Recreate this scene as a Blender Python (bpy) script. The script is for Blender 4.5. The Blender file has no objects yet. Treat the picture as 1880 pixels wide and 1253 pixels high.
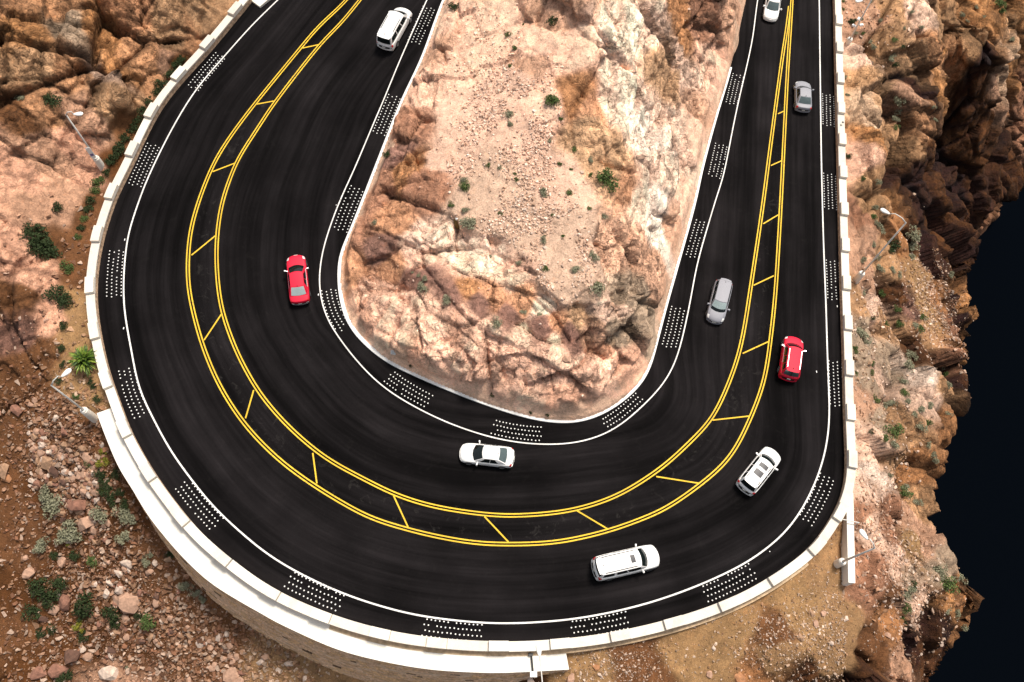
import bpy, math, random
import numpy as np
from mathutils import Vector, Matrix
from mathutils.bvhtree import BVHTree
rng = np.random.default_rng(7); random.seed(7)
S = bpy.context.scene
# ------------------------------------------------------------------ camera, world, sun, exposure
F = 1436.0; CX, CY = 940.0, 626.5; H = 68.0
nad = np.array([-60.0, -686.0, -F]); nad /= np.linalg.norm(nad); up = -nad
ex = np.array([1.0, 0, 0]) - up[0]*up; ex /= np.linalg.norm(ex); ey = np.cross(up, ex)
R = np.array([ex, ey, up]); CAM = np.array([0.0, 0.0, H])
cam = bpy.data.cameras.new("camera"); co = bpy.data.objects.new("camera", cam); S.collection.objects.link(co)
co.matrix_world = Matrix([[*R[0], 0], [*R[1], 0], [*R[2], H], [0, 0, 0, 1]])
cam.sensor_width = 36; cam.lens = F*36/1880; cam.clip_start = 0.5; cam.clip_end = 6000
S.camera = co
SUN_EL, SUN_AZ = 65.0, 38.0           # elevation; azimuth measured from +Y towards +X
w = bpy.data.worlds.new("World"); S.world = w; w.use_nodes = True
nt = w.node_tree; nt.nodes.clear()
sky = nt.nodes.new("ShaderNodeTexSky"); sky.sky_type = 'NISHITA'; sky.sun_disc = False
sky.sun_elevation = math.radians(SUN_EL); sky.sun_rotation = math.radians(SUN_AZ)
sky.dust_density = 3.0; sky.air_density = 1.0; sky.ozone_density = 1.0
bg = nt.nodes.new("ShaderNodeBackground"); bg.inputs[1].default_value = 0.095
wo = nt.nodes.new("ShaderNodeOutputWorld"); hs = nt.nodes.new('ShaderNodeHueSaturation'); hs.inputs['Saturation'].default_value = .30   # hazy, thinly clouded sky
nt.links.new(sky.outputs[0], hs.inputs['Color']); nt.links.new(hs.outputs[0], bg.inputs[0]); nt.links.new(bg.outputs[0], wo.inputs[0])
sl = bpy.data.lights.new("sun", 'SUN'); sl.energy = 3.0; sl.angle = math.radians(14.0); sl.color = (1.0, 0.90, 0.78)
so = bpy.data.objects.new("sun", sl); S.collection.objects.link(so)
e, a = math.radians(SUN_EL), math.radians(SUN_AZ)
sd = Vector((math.cos(e)*math.sin(a), math.cos(e)*math.cos(a), math.sin(e)))
so.rotation_euler = sd.to_track_quat('Z', 'Y').to_euler(); so.location = sd*150
S.view_settings.view_transform = 'Standard'; S.view_settings.look = 'None'
S.view_settings.exposure = 0.60; S.view_settings.gamma = 1.0; S.view_settings.use_curve_mapping = False

# ------------------------------------------------------------------ survey: photograph pixel -> place at height z
def W(px, py, z=0.0):
    d = R @ np.array([px-CX, -(py-CY), -F]); t = (z-H)/d[2]
    return CAM + t*d
def smooth_curve(P, step=0.35, sig=1.2):
    P = np.asarray(P, float); out = []
    Q = np.vstack([2*P[0]-P[1], P, 2*P[-1]-P[-2]])
    for i in range(1, len(Q)-2):
        p0, p1, p2, p3 = Q[i-1:i+3]
        for t in np.linspace(0, 1, 24, endpoint=False):
            out.append(.5*((2*p1)+(-p0+p2)*t+(2*p0-5*p1+4*p2-p3)*t*t+(-p0+3*p1-3*p2+p3)*t**3))
    out.append(P[-1]); C = resample(np.array(out), step)
    k = int(3*sig/step); x = np.arange(-k, k+1)*step; g = np.exp(-x*x/(2*sig*sig)); g /= g.sum()
    E = np.vstack([2*C[0]-C[k:0:-1], C, 2*C[-1]-C[-2:-k-2:-1]])
    return np.stack([np.convolve(E[:, j], g, 'valid') for j in range(C.shape[1])], 1)
def arclen(C): return np.concatenate([[0], np.cumsum(np.linalg.norm(np.diff(C, axis=0), axis=1))])
def resample(C, step=None, n=None):
    s = arclen(C); n = n or max(2, int(s[-1]/step)+1); t = np.linspace(0, s[-1], n)
    return np.stack([np.interp(t, s, C[:, j]) for j in range(C.shape[1])], 1)

Y_OUT = [(700,-90),(636,0),(587,48.5),(554,89),(480,178),(447,219.6),(421,255),(398,293.6),(387,319),(365,373.6),(351,422),(344.7,473),(345,524),(355,575),(371.5,634),(398,698.7),(426,747),(452,783),(480,813.6),(520,851),(580,894),(645,933),(686,953.4),(749.8,972.6),(808.5,986.6),(880,998),(936,999.5),(976.6,999),(1035,994),(1117,975),(1168,957),(1224,933),(1299.5,879),(1343,835.7),(1376,772),(1401.7,703),(1413,636.6),(1423,545),(1429.7,443),(1434.8,351),(1440.8,230),(1446,128),(1451,51),(1454,0),(1460,-110)]
Y_IN = [(725,-90),(660,0),(623,48.5),(587,87),(505.5,189),(480,227),(452,270),(434,302),(429,319),(408.5,373.6),(399.5,430),(397,473),(399.5,524),(407,570),(418.7,606),(431.5,640),(452,681),(480,727),(527,781),(580,828),(618,853.6),(667,879),(725,908),(800,931),(900,945.8),(951,947),(1002,943.7),(1058,935.6),(1130,912),(1190,876.6),(1228,848.5),(1266,812.7),(1304.7,772),(1330,723),(1353,662),(1366,606),(1378.7,524.7),(1394,422.5),(1404,351),(1408,319),(1423,204),(1435.7,110),(1444.7,51),(1449.5,12)]
W_OUT = [(590,-90),(512,0),(466,45),(413.6,102),(362.5,163),(316.6,235),(275.7,319),(255,371),(236,427),(228.5,483),(226,530),(228.5,575),(240,639),(255,711.5),(281,768),(314,829),(357,888),(400,939),(476.6,1007),(535,1045),(619.5,1086),(706,1115.5),(783,1133),(880,1143.6),(930,1145),(976.6,1143.6),(1053,1137),(1130,1123),(1206,1103),(1283,1075),(1334,1052),(1380,1027.5),(1438,981.5),(1474,933),(1499.6,880),(1512,841.7),(1520,803),(1523,755),(1521,704),(1518.7,640),(1516,550),(1512,447.7),(1508.5,320),(1507,230),(1504.7,51),(1504,0),(1500,-120)]
W_IN = [(830,-100),(784,0),(735,110),(692,212),(652,308),(621,379),(595,450.6),(586,504),(587.7,542.5),(598,581),(615.7,611),(656.6,664.7),(712.8,718),(799.6,766.8),(886,798.7),(950,812.7),(1006,816.6),(1065,812),(1126,789.8),(1182,743.8),(1223,697.9),(1246,646.8),(1266,560),(1281.7,478.7),(1315,363.8),(1329,319),(1352,204),(1380,80),(1391,0),(1412,-120)]
ASPH = [(560,-100),(500,-40),(459,10),(383,102),(345,143),(293.6,209),(240,319),(219.6,358),(199,417),(187.6,463),(180,524),(182.5,580),(193,639),(204,686),(222,734.5),(242.5,790.6),(288.5,872),(352,956.6),(400,1005),(502,1081),(617,1132),(716.6,1160),(790.6,1171.7),(890,1179),(1002,1176.8),(1112,1164),(1216.6,1141),(1308.5,1111.7),(1390,1073),(1476.6,1013),(1518,959),(1541,915.7),(1550,870),(1548,803),(1546,742),(1544,640),(1541,550),(1537,396.6),(1533,230),(1530,102),(1528,0),(1524,-120)]
KERB = [(862,-100),(813,0),(773.6,107),(735,189),(688,308),(641,427.6),(623,466),(619.6,504),(622,542.5),(632,584),(653,618),(702.5,662),(758.7,690),(835,723),(912,752),(965,768),(1011,777),(1063,777),(1113,759),(1159,726),(1190,687.7),(1207.6,628),(1225.5,560),(1248.5,478.7),(1276.6,376.6),(1291,310),(1316,217),(1344,122.5),(1372,0),(1400,-120)]
SLAB = [(177.4,759),(194,803),(217,857),(242.5,898),(263,933),(286,966),(332,1020),(383,1068),(439,1104),(480,1127),(511.7,1145),(610,1189.4),(689.8,1212),(769.6,1227),(830,1233),(910,1236),(975.8,1233.6),(1044.9,1229.6)]
BLOCK_L = [(431,25.5),(380,88),(332,149),(283,217),(240,287),(205.5,364.7),(182.5,445),(172,533),(182.5,618.7),(205.5,707.7),(240,794.5),(286,878.7),(350,957),(424,1027.5),(511,1088.7),(609,1132)]
BLOCK_B = [(716.6,1160),(825,1175.5),(935.7,1179),(1044,1173),(1151.5,1157),(1253.6,1130),(1348,1093),(1437,1045),(1507,988),(1553,924)]
BLOCK_R = [46,97,150.6,206.8,265,327,392,460,530.6,606,686.7,771.5,859]
# road height along its centre line: level on the right leg and climbing up the left leg
A0 = smooth_curve([W(*p)[:2] for p in Y_OUT], .5, 1.0)
sA = arclen(A0)
def s_at(px, py, z=0.0):
    p = W(px, py, z)[:2]; return sA[np.argmin(((A0-p)**2).sum(1))]
ks = [s_at(*p) for p in BLOCK_L]; kz = [6.8,6.2,5.6,5.1,4.5,4.1,3.6,3.2,2.8,2.4,2.0,1.7,1.4,1.1,.9,.7]
ks = [0.0] + ks + [s_at(716,1160), s_at(825,1175), s_at(935,1179), s_at(1044,1173), s_at(1150,1157), s_at(1300,1100), sA[-1]]
kz = [9.2] + kz + [.5,.38,.25,.16,.08,0,0]
o_ = np.argsort(ks); ks = np.array(ks)[o_]; kz = np.array(kz)[o_]
def zr(px, py): return float(np.interp(s_at(px, py), ks, kz))
def RW(px, py, dz=0.0): return W(px, py, zr(px, py)+dz)
def world_curve(L, step=.35, sig=1.2): return smooth_curve([RW(*p) for p in L], step, sig)
cASPH, cKERB = world_curve(ASPH), world_curve(KERB)
cWO, cWI, cYO, cYI = (world_curve(c) for c in (W_OUT, W_IN, Y_OUT, Y_IN))

# ------------------------------------------------------------------ helpers: objects
def link(o): S.collection.objects.link(o); return o
def tag(o, label=None, cat=None, group=None, kind=None):
    if label: o['label'] = label
    if cat: o['category'] = cat
    if group: o['group'] = group
    if kind: o['kind'] = kind
    return o
def empty(name, loc, rz=0.0):
    o = bpy.data.objects.new(name, None); link(o); o.empty_display_size = .3; o.location = loc; o.rotation_euler = (0, 0, rz); return o
def mesh_obj(name, V, Fc, mat=None, parent=None, smooth=False):
    me = bpy.data.meshes.new(name); me.from_pydata([tuple(map(float, v)) for v in V], [], Fc); me.update()
    if smooth: me.polygons.foreach_set('use_smooth', [True]*len(me.polygons))
    if mat: me.materials.append(mat)
    o = bpy.data.objects.new(name, me); link(o)
    if parent: o.parent = parent
    return o
def np_mesh(name, V, Q, mat, smooth=True, tri=False):
    k = Q.shape[1]; me = bpy.data.meshes.new(name); me.vertices.add(len(V)); me.vertices.foreach_set('co', V.astype(np.float32).ravel())
    me.loops.add(Q.size); me.loops.foreach_set('vertex_index', Q.astype(np.int32).ravel())
    me.polygons.add(len(Q)); me.polygons.foreach_set('loop_start', np.arange(0, Q.size, k, dtype=np.int32))
    me.polygons.foreach_set('use_smooth', np.full(len(Q), smooth)); me.update(calc_edges=True)
    if mat: me.materials.append(mat)
    return link(bpy.data.objects.new(name, me))
class MB:
    def __init__(s): s.V = []; s.F = []
    def add(s, V, Fc):
        n = len(s.V); s.V += [tuple(v) for v in V]; s.F += [tuple(i+n for i in f) for f in Fc]
    def box(s, c, d, rz=0.0, taper=1.0):
        x, y, z = d[0]/2, d[1]/2, d[2]/2; ca, sa = math.cos(rz), math.sin(rz); V = []
        for k in (-1, 1):
            t = taper if k > 0 else 1
            for i, j in ((-1,-1),(1,-1),(1,1),(-1,1)):
                u, v = i*x*t, j*y*t; V.append((c[0]+u*ca-v*sa, c[1]+u*sa+v*ca, c[2]+k*z))
        s.add(V, [(3,2,1,0),(4,5,6,7),(0,1,5,4),(1,2,6,5),(2,3,7,6),(3,0,4,7)])
    def tube(s, P, r, n=8):
        P = [Vector(p) for p in P]; rr = r if hasattr(r, '__len__') else [r]*len(P); V = []; Fc = []
        for i, p in enumerate(P):
            t = (P[min(i+1, len(P)-1)]-P[max(i-1, 0)]).normalized()
            a = t.orthogonal().normalized() if abs(t.z) > .9 else t.cross(Vector((0,0,1))).normalized(); b = t.cross(a)
            for k in range(n):
                q = 2*math.pi*k/n; V.append(p+(a*math.cos(q)+b*math.sin(q))*rr[i])
        for i in range(len(P)-1):
            for k in range(n): Fc.append((i*n+k, i*n+(k+1) % n, (i+1)*n+(k+1) % n, (i+1)*n+k))
        Fc += [tuple(range(n))[::-1], tuple((len(P)-1)*n+k for k in range(n))]; s.add(V, Fc)
    def build(s, name, mat, parent=None, smooth=False): return mesh_obj(name, s.V, s.F, mat, parent, smooth)

# ------------------------------------------------------------------ helpers: materials
def mat_new(name):
    m = bpy.data.materials.new(name); m.use_nodes = True; nt = m.node_tree; b = nt.nodes['Principled BSDF']; return m, nt, b
def N(nt, t, **k):
    n = nt.nodes.new(t)
    for a_, v in k.items():
        if a_.startswith('i_'):
            key = a_[2:]; n.inputs[int(key) if key.isdigit() else key.replace('_', ' ')].default_value = v
        else: setattr(n, a_, v)
    return n
def L(nt, a_, b_): nt.links.new(a_, b_)
def mixc(nt, f, a_, b_, mode='MIX'):
    n = nt.nodes.new('ShaderNodeMix'); n.data_type = 'RGBA'; n.blend_type = mode
    for i, v in ((0, f), (6, a_), (7, b_)):
        if hasattr(v, 'links') or isinstance(v, bpy.types.NodeSocket): L(nt, v, n.inputs[i])
        else: n.inputs[i].default_value = v if i == 0 else ((*v, 1) if len(v) == 3 else v)
    return n.outputs[2]
def ramp(nt, src, p0, p1, c0=0.0, c1=1.0):
    n = nt.nodes.new('ShaderNodeMapRange'); n.inputs[1].default_value = p0; n.inputs[2].default_value = p1
    n.inputs[3].default_value = c0; n.inputs[4].default_value = c1; L(nt, src, n.inputs[0]); return n.outputs[0]
def math_(nt, op, a_, b_=None):
    n = nt.nodes.new('ShaderNodeMath'); n.operation = op
    for i, v in ((0, a_), (1, b_)):
        if v is None: continue
        if isinstance(v, bpy.types.NodeSocket): L(nt, v, n.inputs[i])
        else: n.inputs[i].default_value = v
    return n.outputs[0]
def grey(nt, v):
    n = nt.nodes.new('ShaderNodeCombineColor'); [L(nt, v, n.inputs[i]) for i in range(3)]; return n.outputs[0]
def plain(name, col, rough=.6, metal=0., var=.12, scale=4., coat=0., spec=.5, bump=0.):
    m, nt, b = mat_new(name); g = N(nt, 'ShaderNodeNewGeometry')
    n = N(nt, 'ShaderNodeTexNoise', i_Scale=scale, i_Detail=6.0); L(nt, g.outputs['Position'], n.inputs['Vector'])
    f = ramp(nt, n.outputs[0], .3, .7, 1-var, 1+var)
    L(nt, mixc(nt, 1.0, col, grey(nt, f), 'MULTIPLY'), b.inputs['Base Color'])
    b.inputs['Roughness'].default_value = rough; b.inputs['Metallic'].default_value = metal
    b.inputs['Coat Weight'].default_value = coat; b.inputs['Coat Roughness'].default_value = .22; b.inputs['Specular IOR Level'].default_value = spec
    if bump:
        bp = N(nt, 'ShaderNodeBump', i_Distance=bump, i_Strength=1.0); L(nt, n.outputs[0], bp.inputs['Height']); L(nt, bp.outputs[0], b.inputs['Normal'])
    return m

def rock_material(name, crack=1.0):
    m, nt, b = mat_new(name); pos = N(nt, 'ShaderNodeNewGeometry').outputs['Position']
    tint = N(nt, 'ShaderNodeAttribute', attribute_name='tint').outputs['Color']
    ra = N(nt, 'ShaderNodeAttribute', attribute_name='rock').outputs['Fac']
    def noise(sc, det, vec=pos, rg=.6, dist=0.):
        n = N(nt, 'ShaderNodeTexNoise', i_Scale=sc, i_Detail=det, i_Roughness=rg, i_Distortion=dist); L(nt, vec, n.inputs['Vector']); return n
    nw = noise(.55, 3.0)
    wv = N(nt, 'ShaderNodeVectorMath', operation='MULTIPLY_ADD'); L(nt, nw.outputs['Color'], wv.inputs[0]); wv.inputs[1].default_value = (2.2,)*3; L(nt, pos, wv.inputs[2])
    wp = wv.outputs[0]
    wv2 = N(nt, 'ShaderNodeVectorMath', operation='MULTIPLY_ADD'); L(nt, nw.outputs['Color'], wv2.inputs[0]); wv2.inputs[1].default_value = (.8,)*3; L(nt, pos, wv2.inputs[2])
    big = noise(.22, 5.0); mid = noise(1.3, 8.0, wp, .68); fine = noise(7.5, 6.0, pos, .75); st = noise(2.6, 7.0, wp, .62, .6)
    c = mixc(nt, 1.0, tint, grey(nt, ramp(nt, mid.outputs[0], .30, .72, .66, 1.32)), 'MULTIPLY')
    c = mixc(nt, 1.0, c, grey(nt, ramp(nt, fine.outputs[0], .30, .70, .66, 1.32)), 'MULTIPLY')
    c = mixc(nt, 1.0, c, grey(nt, ramp(nt, big.outputs[0], .35, .65, .86, 1.14)), 'MULTIPLY')
    # rust stain patches and pale chipped faces
    c = mixc(nt, ramp(nt, st.outputs[0], .56, .70, 0, .38), c, mixc(nt, 1.0, c, (1.12, .80, .58), 'MULTIPLY'))
    c = mixc(nt, ramp(nt, noise(1.9, 6.0, wp, .6).outputs[0], .60, .74, 0, .40), c, mixc(nt, 1.0, c, (1.5, 1.42, 1.35), 'MULTIPLY'))
    hs = []
    for sc, wd, amt in ((.42, .030, .55), (1.15, .045, .55), (3.1, .07, .4)):
        v = N(nt, 'ShaderNodeTexVoronoi', feature='DISTANCE_TO_EDGE', i_Scale=sc); L(nt, wp, v.inputs['Vector'])
        k = ramp(nt, v.outputs[0], 0, wd, 1, 0); k = math_(nt, 'MULTIPLY', k, ra)
        gate = ramp(nt, noise(sc*.9, 2.0).outputs[0], .46, .56); k = math_(nt, 'MULTIPLY', k, gate)
        hs.append(k); c = mixc(nt, math_(nt, 'MULTIPLY', k, amt*crack), c, (.035, .018, .010))
    L(nt, c, b.inputs['Base Color']); b.inputs['Roughness'].default_value = .93; b.inputs['Specular IOR Level'].default_value = .2
    # relief: planar broken faces at three sizes, each tilted its own way
    def facet(sc, k):
        v = N(nt, 'ShaderNodeTexVoronoi', feature='F1', i_Scale=sc); L(nt, wp2, v.inputs['Vector'])
        a1 = N(nt, 'ShaderNodeVectorMath', operation='SUBTRACT'); L(nt, v.outputs['Color'], a1.inputs[0]); a1.inputs[1].default_value = (.5, .5, .5)
        a2 = N(nt, 'ShaderNodeVectorMath', operation='SUBTRACT'); L(nt, wp2, a2.inputs[0]); L(nt, v.outputs['Position'], a2.inputs[1])
        dt = N(nt, 'ShaderNodeVectorMath', operation='DOT_PRODUCT'); L(nt, a1.outputs[0], dt.inputs[0]); L(nt, a2.outputs[0], dt.inputs[1])
        sp_ = N(nt, 'ShaderNodeSeparateColor'); L(nt, v.outputs['Color'], sp_.inputs[0])
        return math_(nt, 'MULTIPLY', dt.outputs['Value'], k), sp_.outputs[0]
    mp = N(nt, 'ShaderNodeMapping'); mp.inputs['Rotation'].default_value = (0, 0, .35); mp.inputs['Scale'].default_value = (1.25, .62, 1.0); L(nt, wv2.outputs[0], mp.inputs[0]); wp2 = mp.outputs[0]
    fs = [facet(.45, 3.4), facet(1.25, 2.4), facet(3.4, 1.5)]
    for (hh_, cc_), am in zip(fs, (.22, .22, .16)):
        c = mixc(nt, ra, c, mixc(nt, 1.0, c, grey(nt, ramp(nt, cc_, 0, 1, 1-am, 1+am)), 'MULTIPLY'))
    L(nt, c, b.inputs['Base Color'])
    h = math_(nt, 'ADD', math_(nt, 'MULTIPLY', mid.outputs[0], .55), math_(nt, 'MULTIPLY', fine.outputs[0], .16))
    for hh_, _c in fs: h = math_(nt, 'ADD', h, math_(nt, 'MULTIPLY', hh_, ra))
    vf = N(nt, 'ShaderNodeTexVoronoi', feature='F1', i_Scale=2.4); L(nt, wp, vf.inputs['Vector'])
    h = math_(nt, 'ADD', h, math_(nt, 'MULTIPLY', math_(nt, 'MULTIPLY', vf.outputs[0], ra), -.35))
    for k in hs: h = math_(nt, 'SUBTRACT', h, math_(nt, 'MULTIPLY', k, .25))
    bp = N(nt, 'ShaderNodeBump', i_Distance=.26, i_Strength=.9); L(nt, h, bp.inputs['Height']); L(nt, bp.outputs[0], b.inputs['Normal'])
    return m
ROCK = rock_material("weathered_rock")
def attr_stone(name):
    m, nt, b = mat_new(name); pos = N(nt, 'ShaderNodeNewGeometry').outputs['Position']
    oi = N(nt, 'ShaderNodeAttribute', attribute_name='tint').outputs['Color']
    n = N(nt, 'ShaderNodeTexNoise', i_Scale=6., i_Detail=6.); L(nt, pos, n.inputs['Vector'])
    L(nt, mixc(nt, 1.0, oi, grey(nt, ramp(nt, n.outputs[0], .3, .7, .7, 1.25)), 'MULTIPLY'), b.inputs['Base Color'])
    b.inputs['Roughness'].default_value = .92; b.inputs['Specular IOR Level'].default_value = .2
    return m
PEBBLE = attr_stone("pebble_stone")

# asphalt: lane direction streaks run along the u coordinate of the road sheet
def asphalt():
    m, nt, b = mat_new("asphalt"); uv = N(nt, 'ShaderNodeUVMap', uv_map='lane').outputs[0]; pos = N(nt, 'ShaderNodeNewGeometry').outputs['Position']
    sc = N(nt, 'ShaderNodeMapping'); sc.inputs['Scale'].default_value = (.022, .55, 1); L(nt, uv, sc.inputs[0])
    n1 = N(nt, 'ShaderNodeTexNoise', i_Scale=1.0, i_Detail=5.0, i_Roughness=.6); L(nt, sc.outputs[0], n1.inputs['Vector'])
    sc2 = N(nt, 'ShaderNodeMapping'); sc2.inputs['Scale'].default_value = (.10, 2.6, 1); L(nt, uv, sc2.inputs[0])
    n2 = N(nt, 'ShaderNodeTexNoise', i_Scale=1.0, i_Detail=6.0, i_Roughness=.65); L(nt, sc2.outputs[0], n2.inputs['Vector'])
    n3 = N(nt, 'ShaderNodeTexNoise', i_Scale=.16, i_Detail=4.0); L(nt, pos, n3.inputs['Vector'])
    n4 = N(nt, 'ShaderNodeTexNoise', i_Scale=28., i_Detail=3.0); L(nt, pos, n4.inputs['Vector'])
    n5 = N(nt, 'ShaderNodeTexNoise', i_Scale=1.1, i_Detail=8.0, i_Roughness=.7, i_Distortion=1.2); L(nt, pos, n5.inputs['Vector'])
    f = math_(nt, 'MULTIPLY', ramp(nt, n1.outputs[0], .36, .66, .45, 1.9), ramp(nt, n2.outputs[0], .3, .7, .75, 1.3))
    f = math_(nt, 'MULTIPLY', f, ramp(nt, n3.outputs[0], .35, .65, .7, 1.35))
    f = math_(nt, 'MULTIPLY', f, ramp(nt, n4.outputs[0], .3, .7, .75, 1.25))
    c = mixc(nt, 1.0, (.0064, .0056, .0060), grey(nt, f), 'MULTIPLY')
    med = N(nt, 'ShaderNodeAttribute', attribute_name='median').outputs['Fac']
    sp = math_(nt, 'MULTIPLY', ramp(nt, n5.outputs[0], .56, .74, 0, 1), math_(nt, 'ADD', math_(nt, 'MULTIPLY', med, .28), .05))
    c = mixc(nt, sp, c, (.075, .070, .064))
    L(nt, c, b.inputs['Base Color']); b.inputs['Roughness'].default_value = .92; b.inputs['Specular IOR Level'].default_value = .05
    bp = N(nt, 'ShaderNodeBump', i_Distance=.02, i_Strength=.6); L(nt, n4.outputs[0], bp.inputs['Height']); L(nt, bp.outputs[0], b.inputs['Normal'])
    return m
ASPHALT = asphalt()
WHITEP = plain("white_paint", (.80, .80, .78), .7, var=.08, scale=3.)
def worn_paint(name, col):
    m, nt, b = mat_new(name); pos = N(nt, 'ShaderNodeNewGeometry').outputs['Position']
    n1 = N(nt, 'ShaderNodeTexNoise', i_Scale=5.5, i_Detail=8., i_Roughness=.75); L(nt, pos, n1.inputs['Vector'])
    n2 = N(nt, 'ShaderNodeTexNoise', i_Scale=.35, i_Detail=4.); L(nt, pos, n2.inputs['Vector'])
    c = mixc(nt, 1.0, col, grey(nt, ramp(nt, n2.outputs[0], .3, .7, .78, 1.12)), 'MULTIPLY')
    k = math_(nt, 'ADD', n1.outputs[0], math_(nt, 'MULTIPLY', n2.outputs[0], .35))
    L(nt, mixc(nt, ramp(nt, k, .74, .86, 0, .75), c, (.05, .045, .04)), b.inputs['Base Color']); b.inputs['Roughness'].default_value = .75; return m
YELLOW = worn_paint("yellow_road_paint", (.78, .50, .025)); LINEW = worn_paint("white_road_paint", (.80, .79, .76))
CONC = plain("pale_concrete", (.78, .73, .64), .85, var=.07, scale=1.5, bump=.01)
CONC2 = plain("white_concrete_slab", (.82, .79, .73), .85, var=.06, scale=.8, bump=.01)
def weathered(name, col, amt=.35, sc=.9):
    m, nt, b = mat_new(name); pos = N(nt, 'ShaderNodeNewGeometry').outputs['Position']
    n1 = N(nt, 'ShaderNodeTexNoise', i_Scale=sc, i_Detail=9., i_Roughness=.7, i_Distortion=.5); L(nt, pos, n1.inputs['Vector'])
    n2 = N(nt, 'ShaderNodeTexNoise', i_Scale=14., i_Detail=4.); L(nt, pos, n2.inputs['Vector'])
    c = mixc(nt, 1.0, col, grey(nt, ramp(nt, n2.outputs[0], .3, .7, .92, 1.06)), 'MULTIPLY')
    L(nt, mixc(nt, ramp(nt, n1.outputs[0], .50, .78, 0, amt), c, (.40, .30, .20)), b.inputs['Base Color']); b.inputs['Roughness'].default_value = .88
    bp = N(nt, 'ShaderNodeBump', i_Distance=.01, i_Strength=.6); L(nt, n2.outputs[0], bp.inputs['Height']); L(nt, bp.outputs[0], b.inputs['Normal']); return m
CONC2 = weathered("white_concrete_slab_weathered", (.80, .77, .70), .30, .55)
CAPM = [weathered("coping_concrete", (.70, .64, .55)), weathered("coping_concrete_pale", (.76, .71, .62), .25), weathered("coping_concrete_grey", (.65, .60, .53), .45)]
WALLM = plain("parapet_stone", (.50, .34, .22), .95, var=.5, scale=3.5, bump=.05)
MORTAR = plain("wall_mortar", (.74, .53, .36), .95, var=.2, scale=2.5, bump=.03)
BRICK = [plain("brick_tan", (.70,.47,.30), .95, var=.3, scale=5., bump=.02), plain("brick_brown", (.56, .36, .21), .95, var=.3, scale=5., bump=.02), plain("brick_ochre", (.70, .45, .24), .95, var=.3, scale=5., bump=.02), plain("brick_dark", (.12, .07, .04), .95, var=.3, scale=5.)]
POLE = plain("painted_pole", (.62, .60, .56), .5, var=.05); LAMPW = plain("lamp_white", (.82, .82, .80), .35, var=.03)
BLACK = plain("black_metal", (.02, .02, .02), .5, var=.1)

# ------------------------------------------------------------------ the road
def strip_pairs():
    keys = [((560,-100),(862,-100)),((459,10),(813,0)),((293,209),(735,189)),((199,417),(660,380)),((180,524),(620,504)),((193,639),(633,586)),((242,790),(655,620)),((352,956),(702,662)),((502,1081),(780,700)),((716,1160),(870,737)),((890,1179),(940,762)),((1060,1172),(1011,777)),((1216,1141),(1063,777)),((1390,1073),(1113,759)),((1518,959),(1159,726)),((1551,850),(1195,675)),((1545,700),(1212,610)),((1541,550),(1226,555)),((1533,230),(1316,217)),((1528,0),(1372,0)),((1524,-120),(1400,-120))]
    a_, k_ = arclen(cASPH), arclen(cKERB); ta, tk = [], []
    for p, q in keys:
        P, Q = RW(*p), RW(*q)
        ta.append(a_[np.argmin(((cASPH-P)**2).sum(1))]); tk.append(k_[np.argmin(((cKERB-Q)**2).sum(1))])
    n = 420; u = np.linspace(0, len(keys)-1, n); ua = np.interp(u, range(len(keys)), ta); uk = np.interp(u, range(len(keys)), tk)
    g = np.ones(15)/15
    sm = lambda x: np.convolve(np.pad(x, 7, mode='reflect', reflect_type='odd'), g, 'valid')
    ua, uk = sm(ua), sm(uk)
    f = lambda C, s, t: np.stack([np.interp(t, s, C[:, j]) for j in range(3)], 1)
    return f(cASPH, a_, ua), f(cKERB, k_, uk)
def outward(C, side):
    T = np.gradient(C, axis=0)[:, :2]; T /= np.linalg.norm(T, axis=1)[:, None]
    return np.stack([-T[:, 1], T[:, 0], 0*T[:, 0]], 1)*side
nO = outward(cASPH, -1)          # ASPH runs anticlockwise from top left; outside is to its right hand
sO, sK = strip_pairs(); NL = 22
road_V = []; uvs = []
sl_ = arclen((sO+sK)/2)
for i in range(len(sO)):
    wdt = np.linalg.norm(sO[i]-sK[i])
    for j in range(NL+1):
        t = j/NL; t2 = -.02+1.04*t; road_V.append(sO[i]*(1-t2)+sK[i]*t2); uvs.append((sl_[i], t2*wdt))
road_F = [(i*(NL+1)+j, i*(NL+1)+j+1, (i+1)*(NL+1)+j+1, (i+1)*(NL+1)+j) for i in range(len(sO)-1) for j in range(NL)]
road = mesh_obj("road", road_V, road_F, ASPHALT, None, True); tag(road, kind='structure')
RB = BVHTree.FromPolygons([tuple(v) for v in road_V], road_F)
def road_z(x, y):
    h = RB.ray_cast(Vector((x, y, 60)), Vector((0, 0, -1))); return h[0].z if h[0] else None
uvl = road.data.uv_layers.new(name='lane'); lv = np.zeros(len(road.data.loops), np.int32); road.data.loops.foreach_get('vertex_index', lv)
uvl.data.foreach_set('uv', np.array(uvs, np.float32)[lv].ravel())
def poly_mask(P2, poly):
    x, y = P2[:, 0], P2[:, 1]; ins = np.zeros(len(P2), bool); n = len(poly)
    for i in range(n):
        x1, y1 = poly[i]; x2, y2 = poly[(i+1) % n]
        c = ((y1 > y) != (y2 > y)); 
        if y1 != y2: ins ^= c & (x < (x2-x1)*(y-y1)/(y2-y1)+x1)
    return ins
def poly_dist(P2, C):
    d = np.full(len(P2), 1e9, np.float32)
    for i in range(len(C)-1):
        a_, b_ = C[i], C[i+1]; ab = b_-a_; t = np.clip(((P2-a_)@ab)/max(ab@ab, 1e-9), 0, 1)
        q = P2-a_-t[:, None]*ab; d = np.minimum(d, np.einsum('ij,ij->i', q, q))
    return np.sqrt(d)
rv = np.array(road_V)
med = poly_mask(rv[:, :2], np.vstack([cYO[::4, :2], cYI[::-4, :2]])).astype(np.float32)
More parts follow.
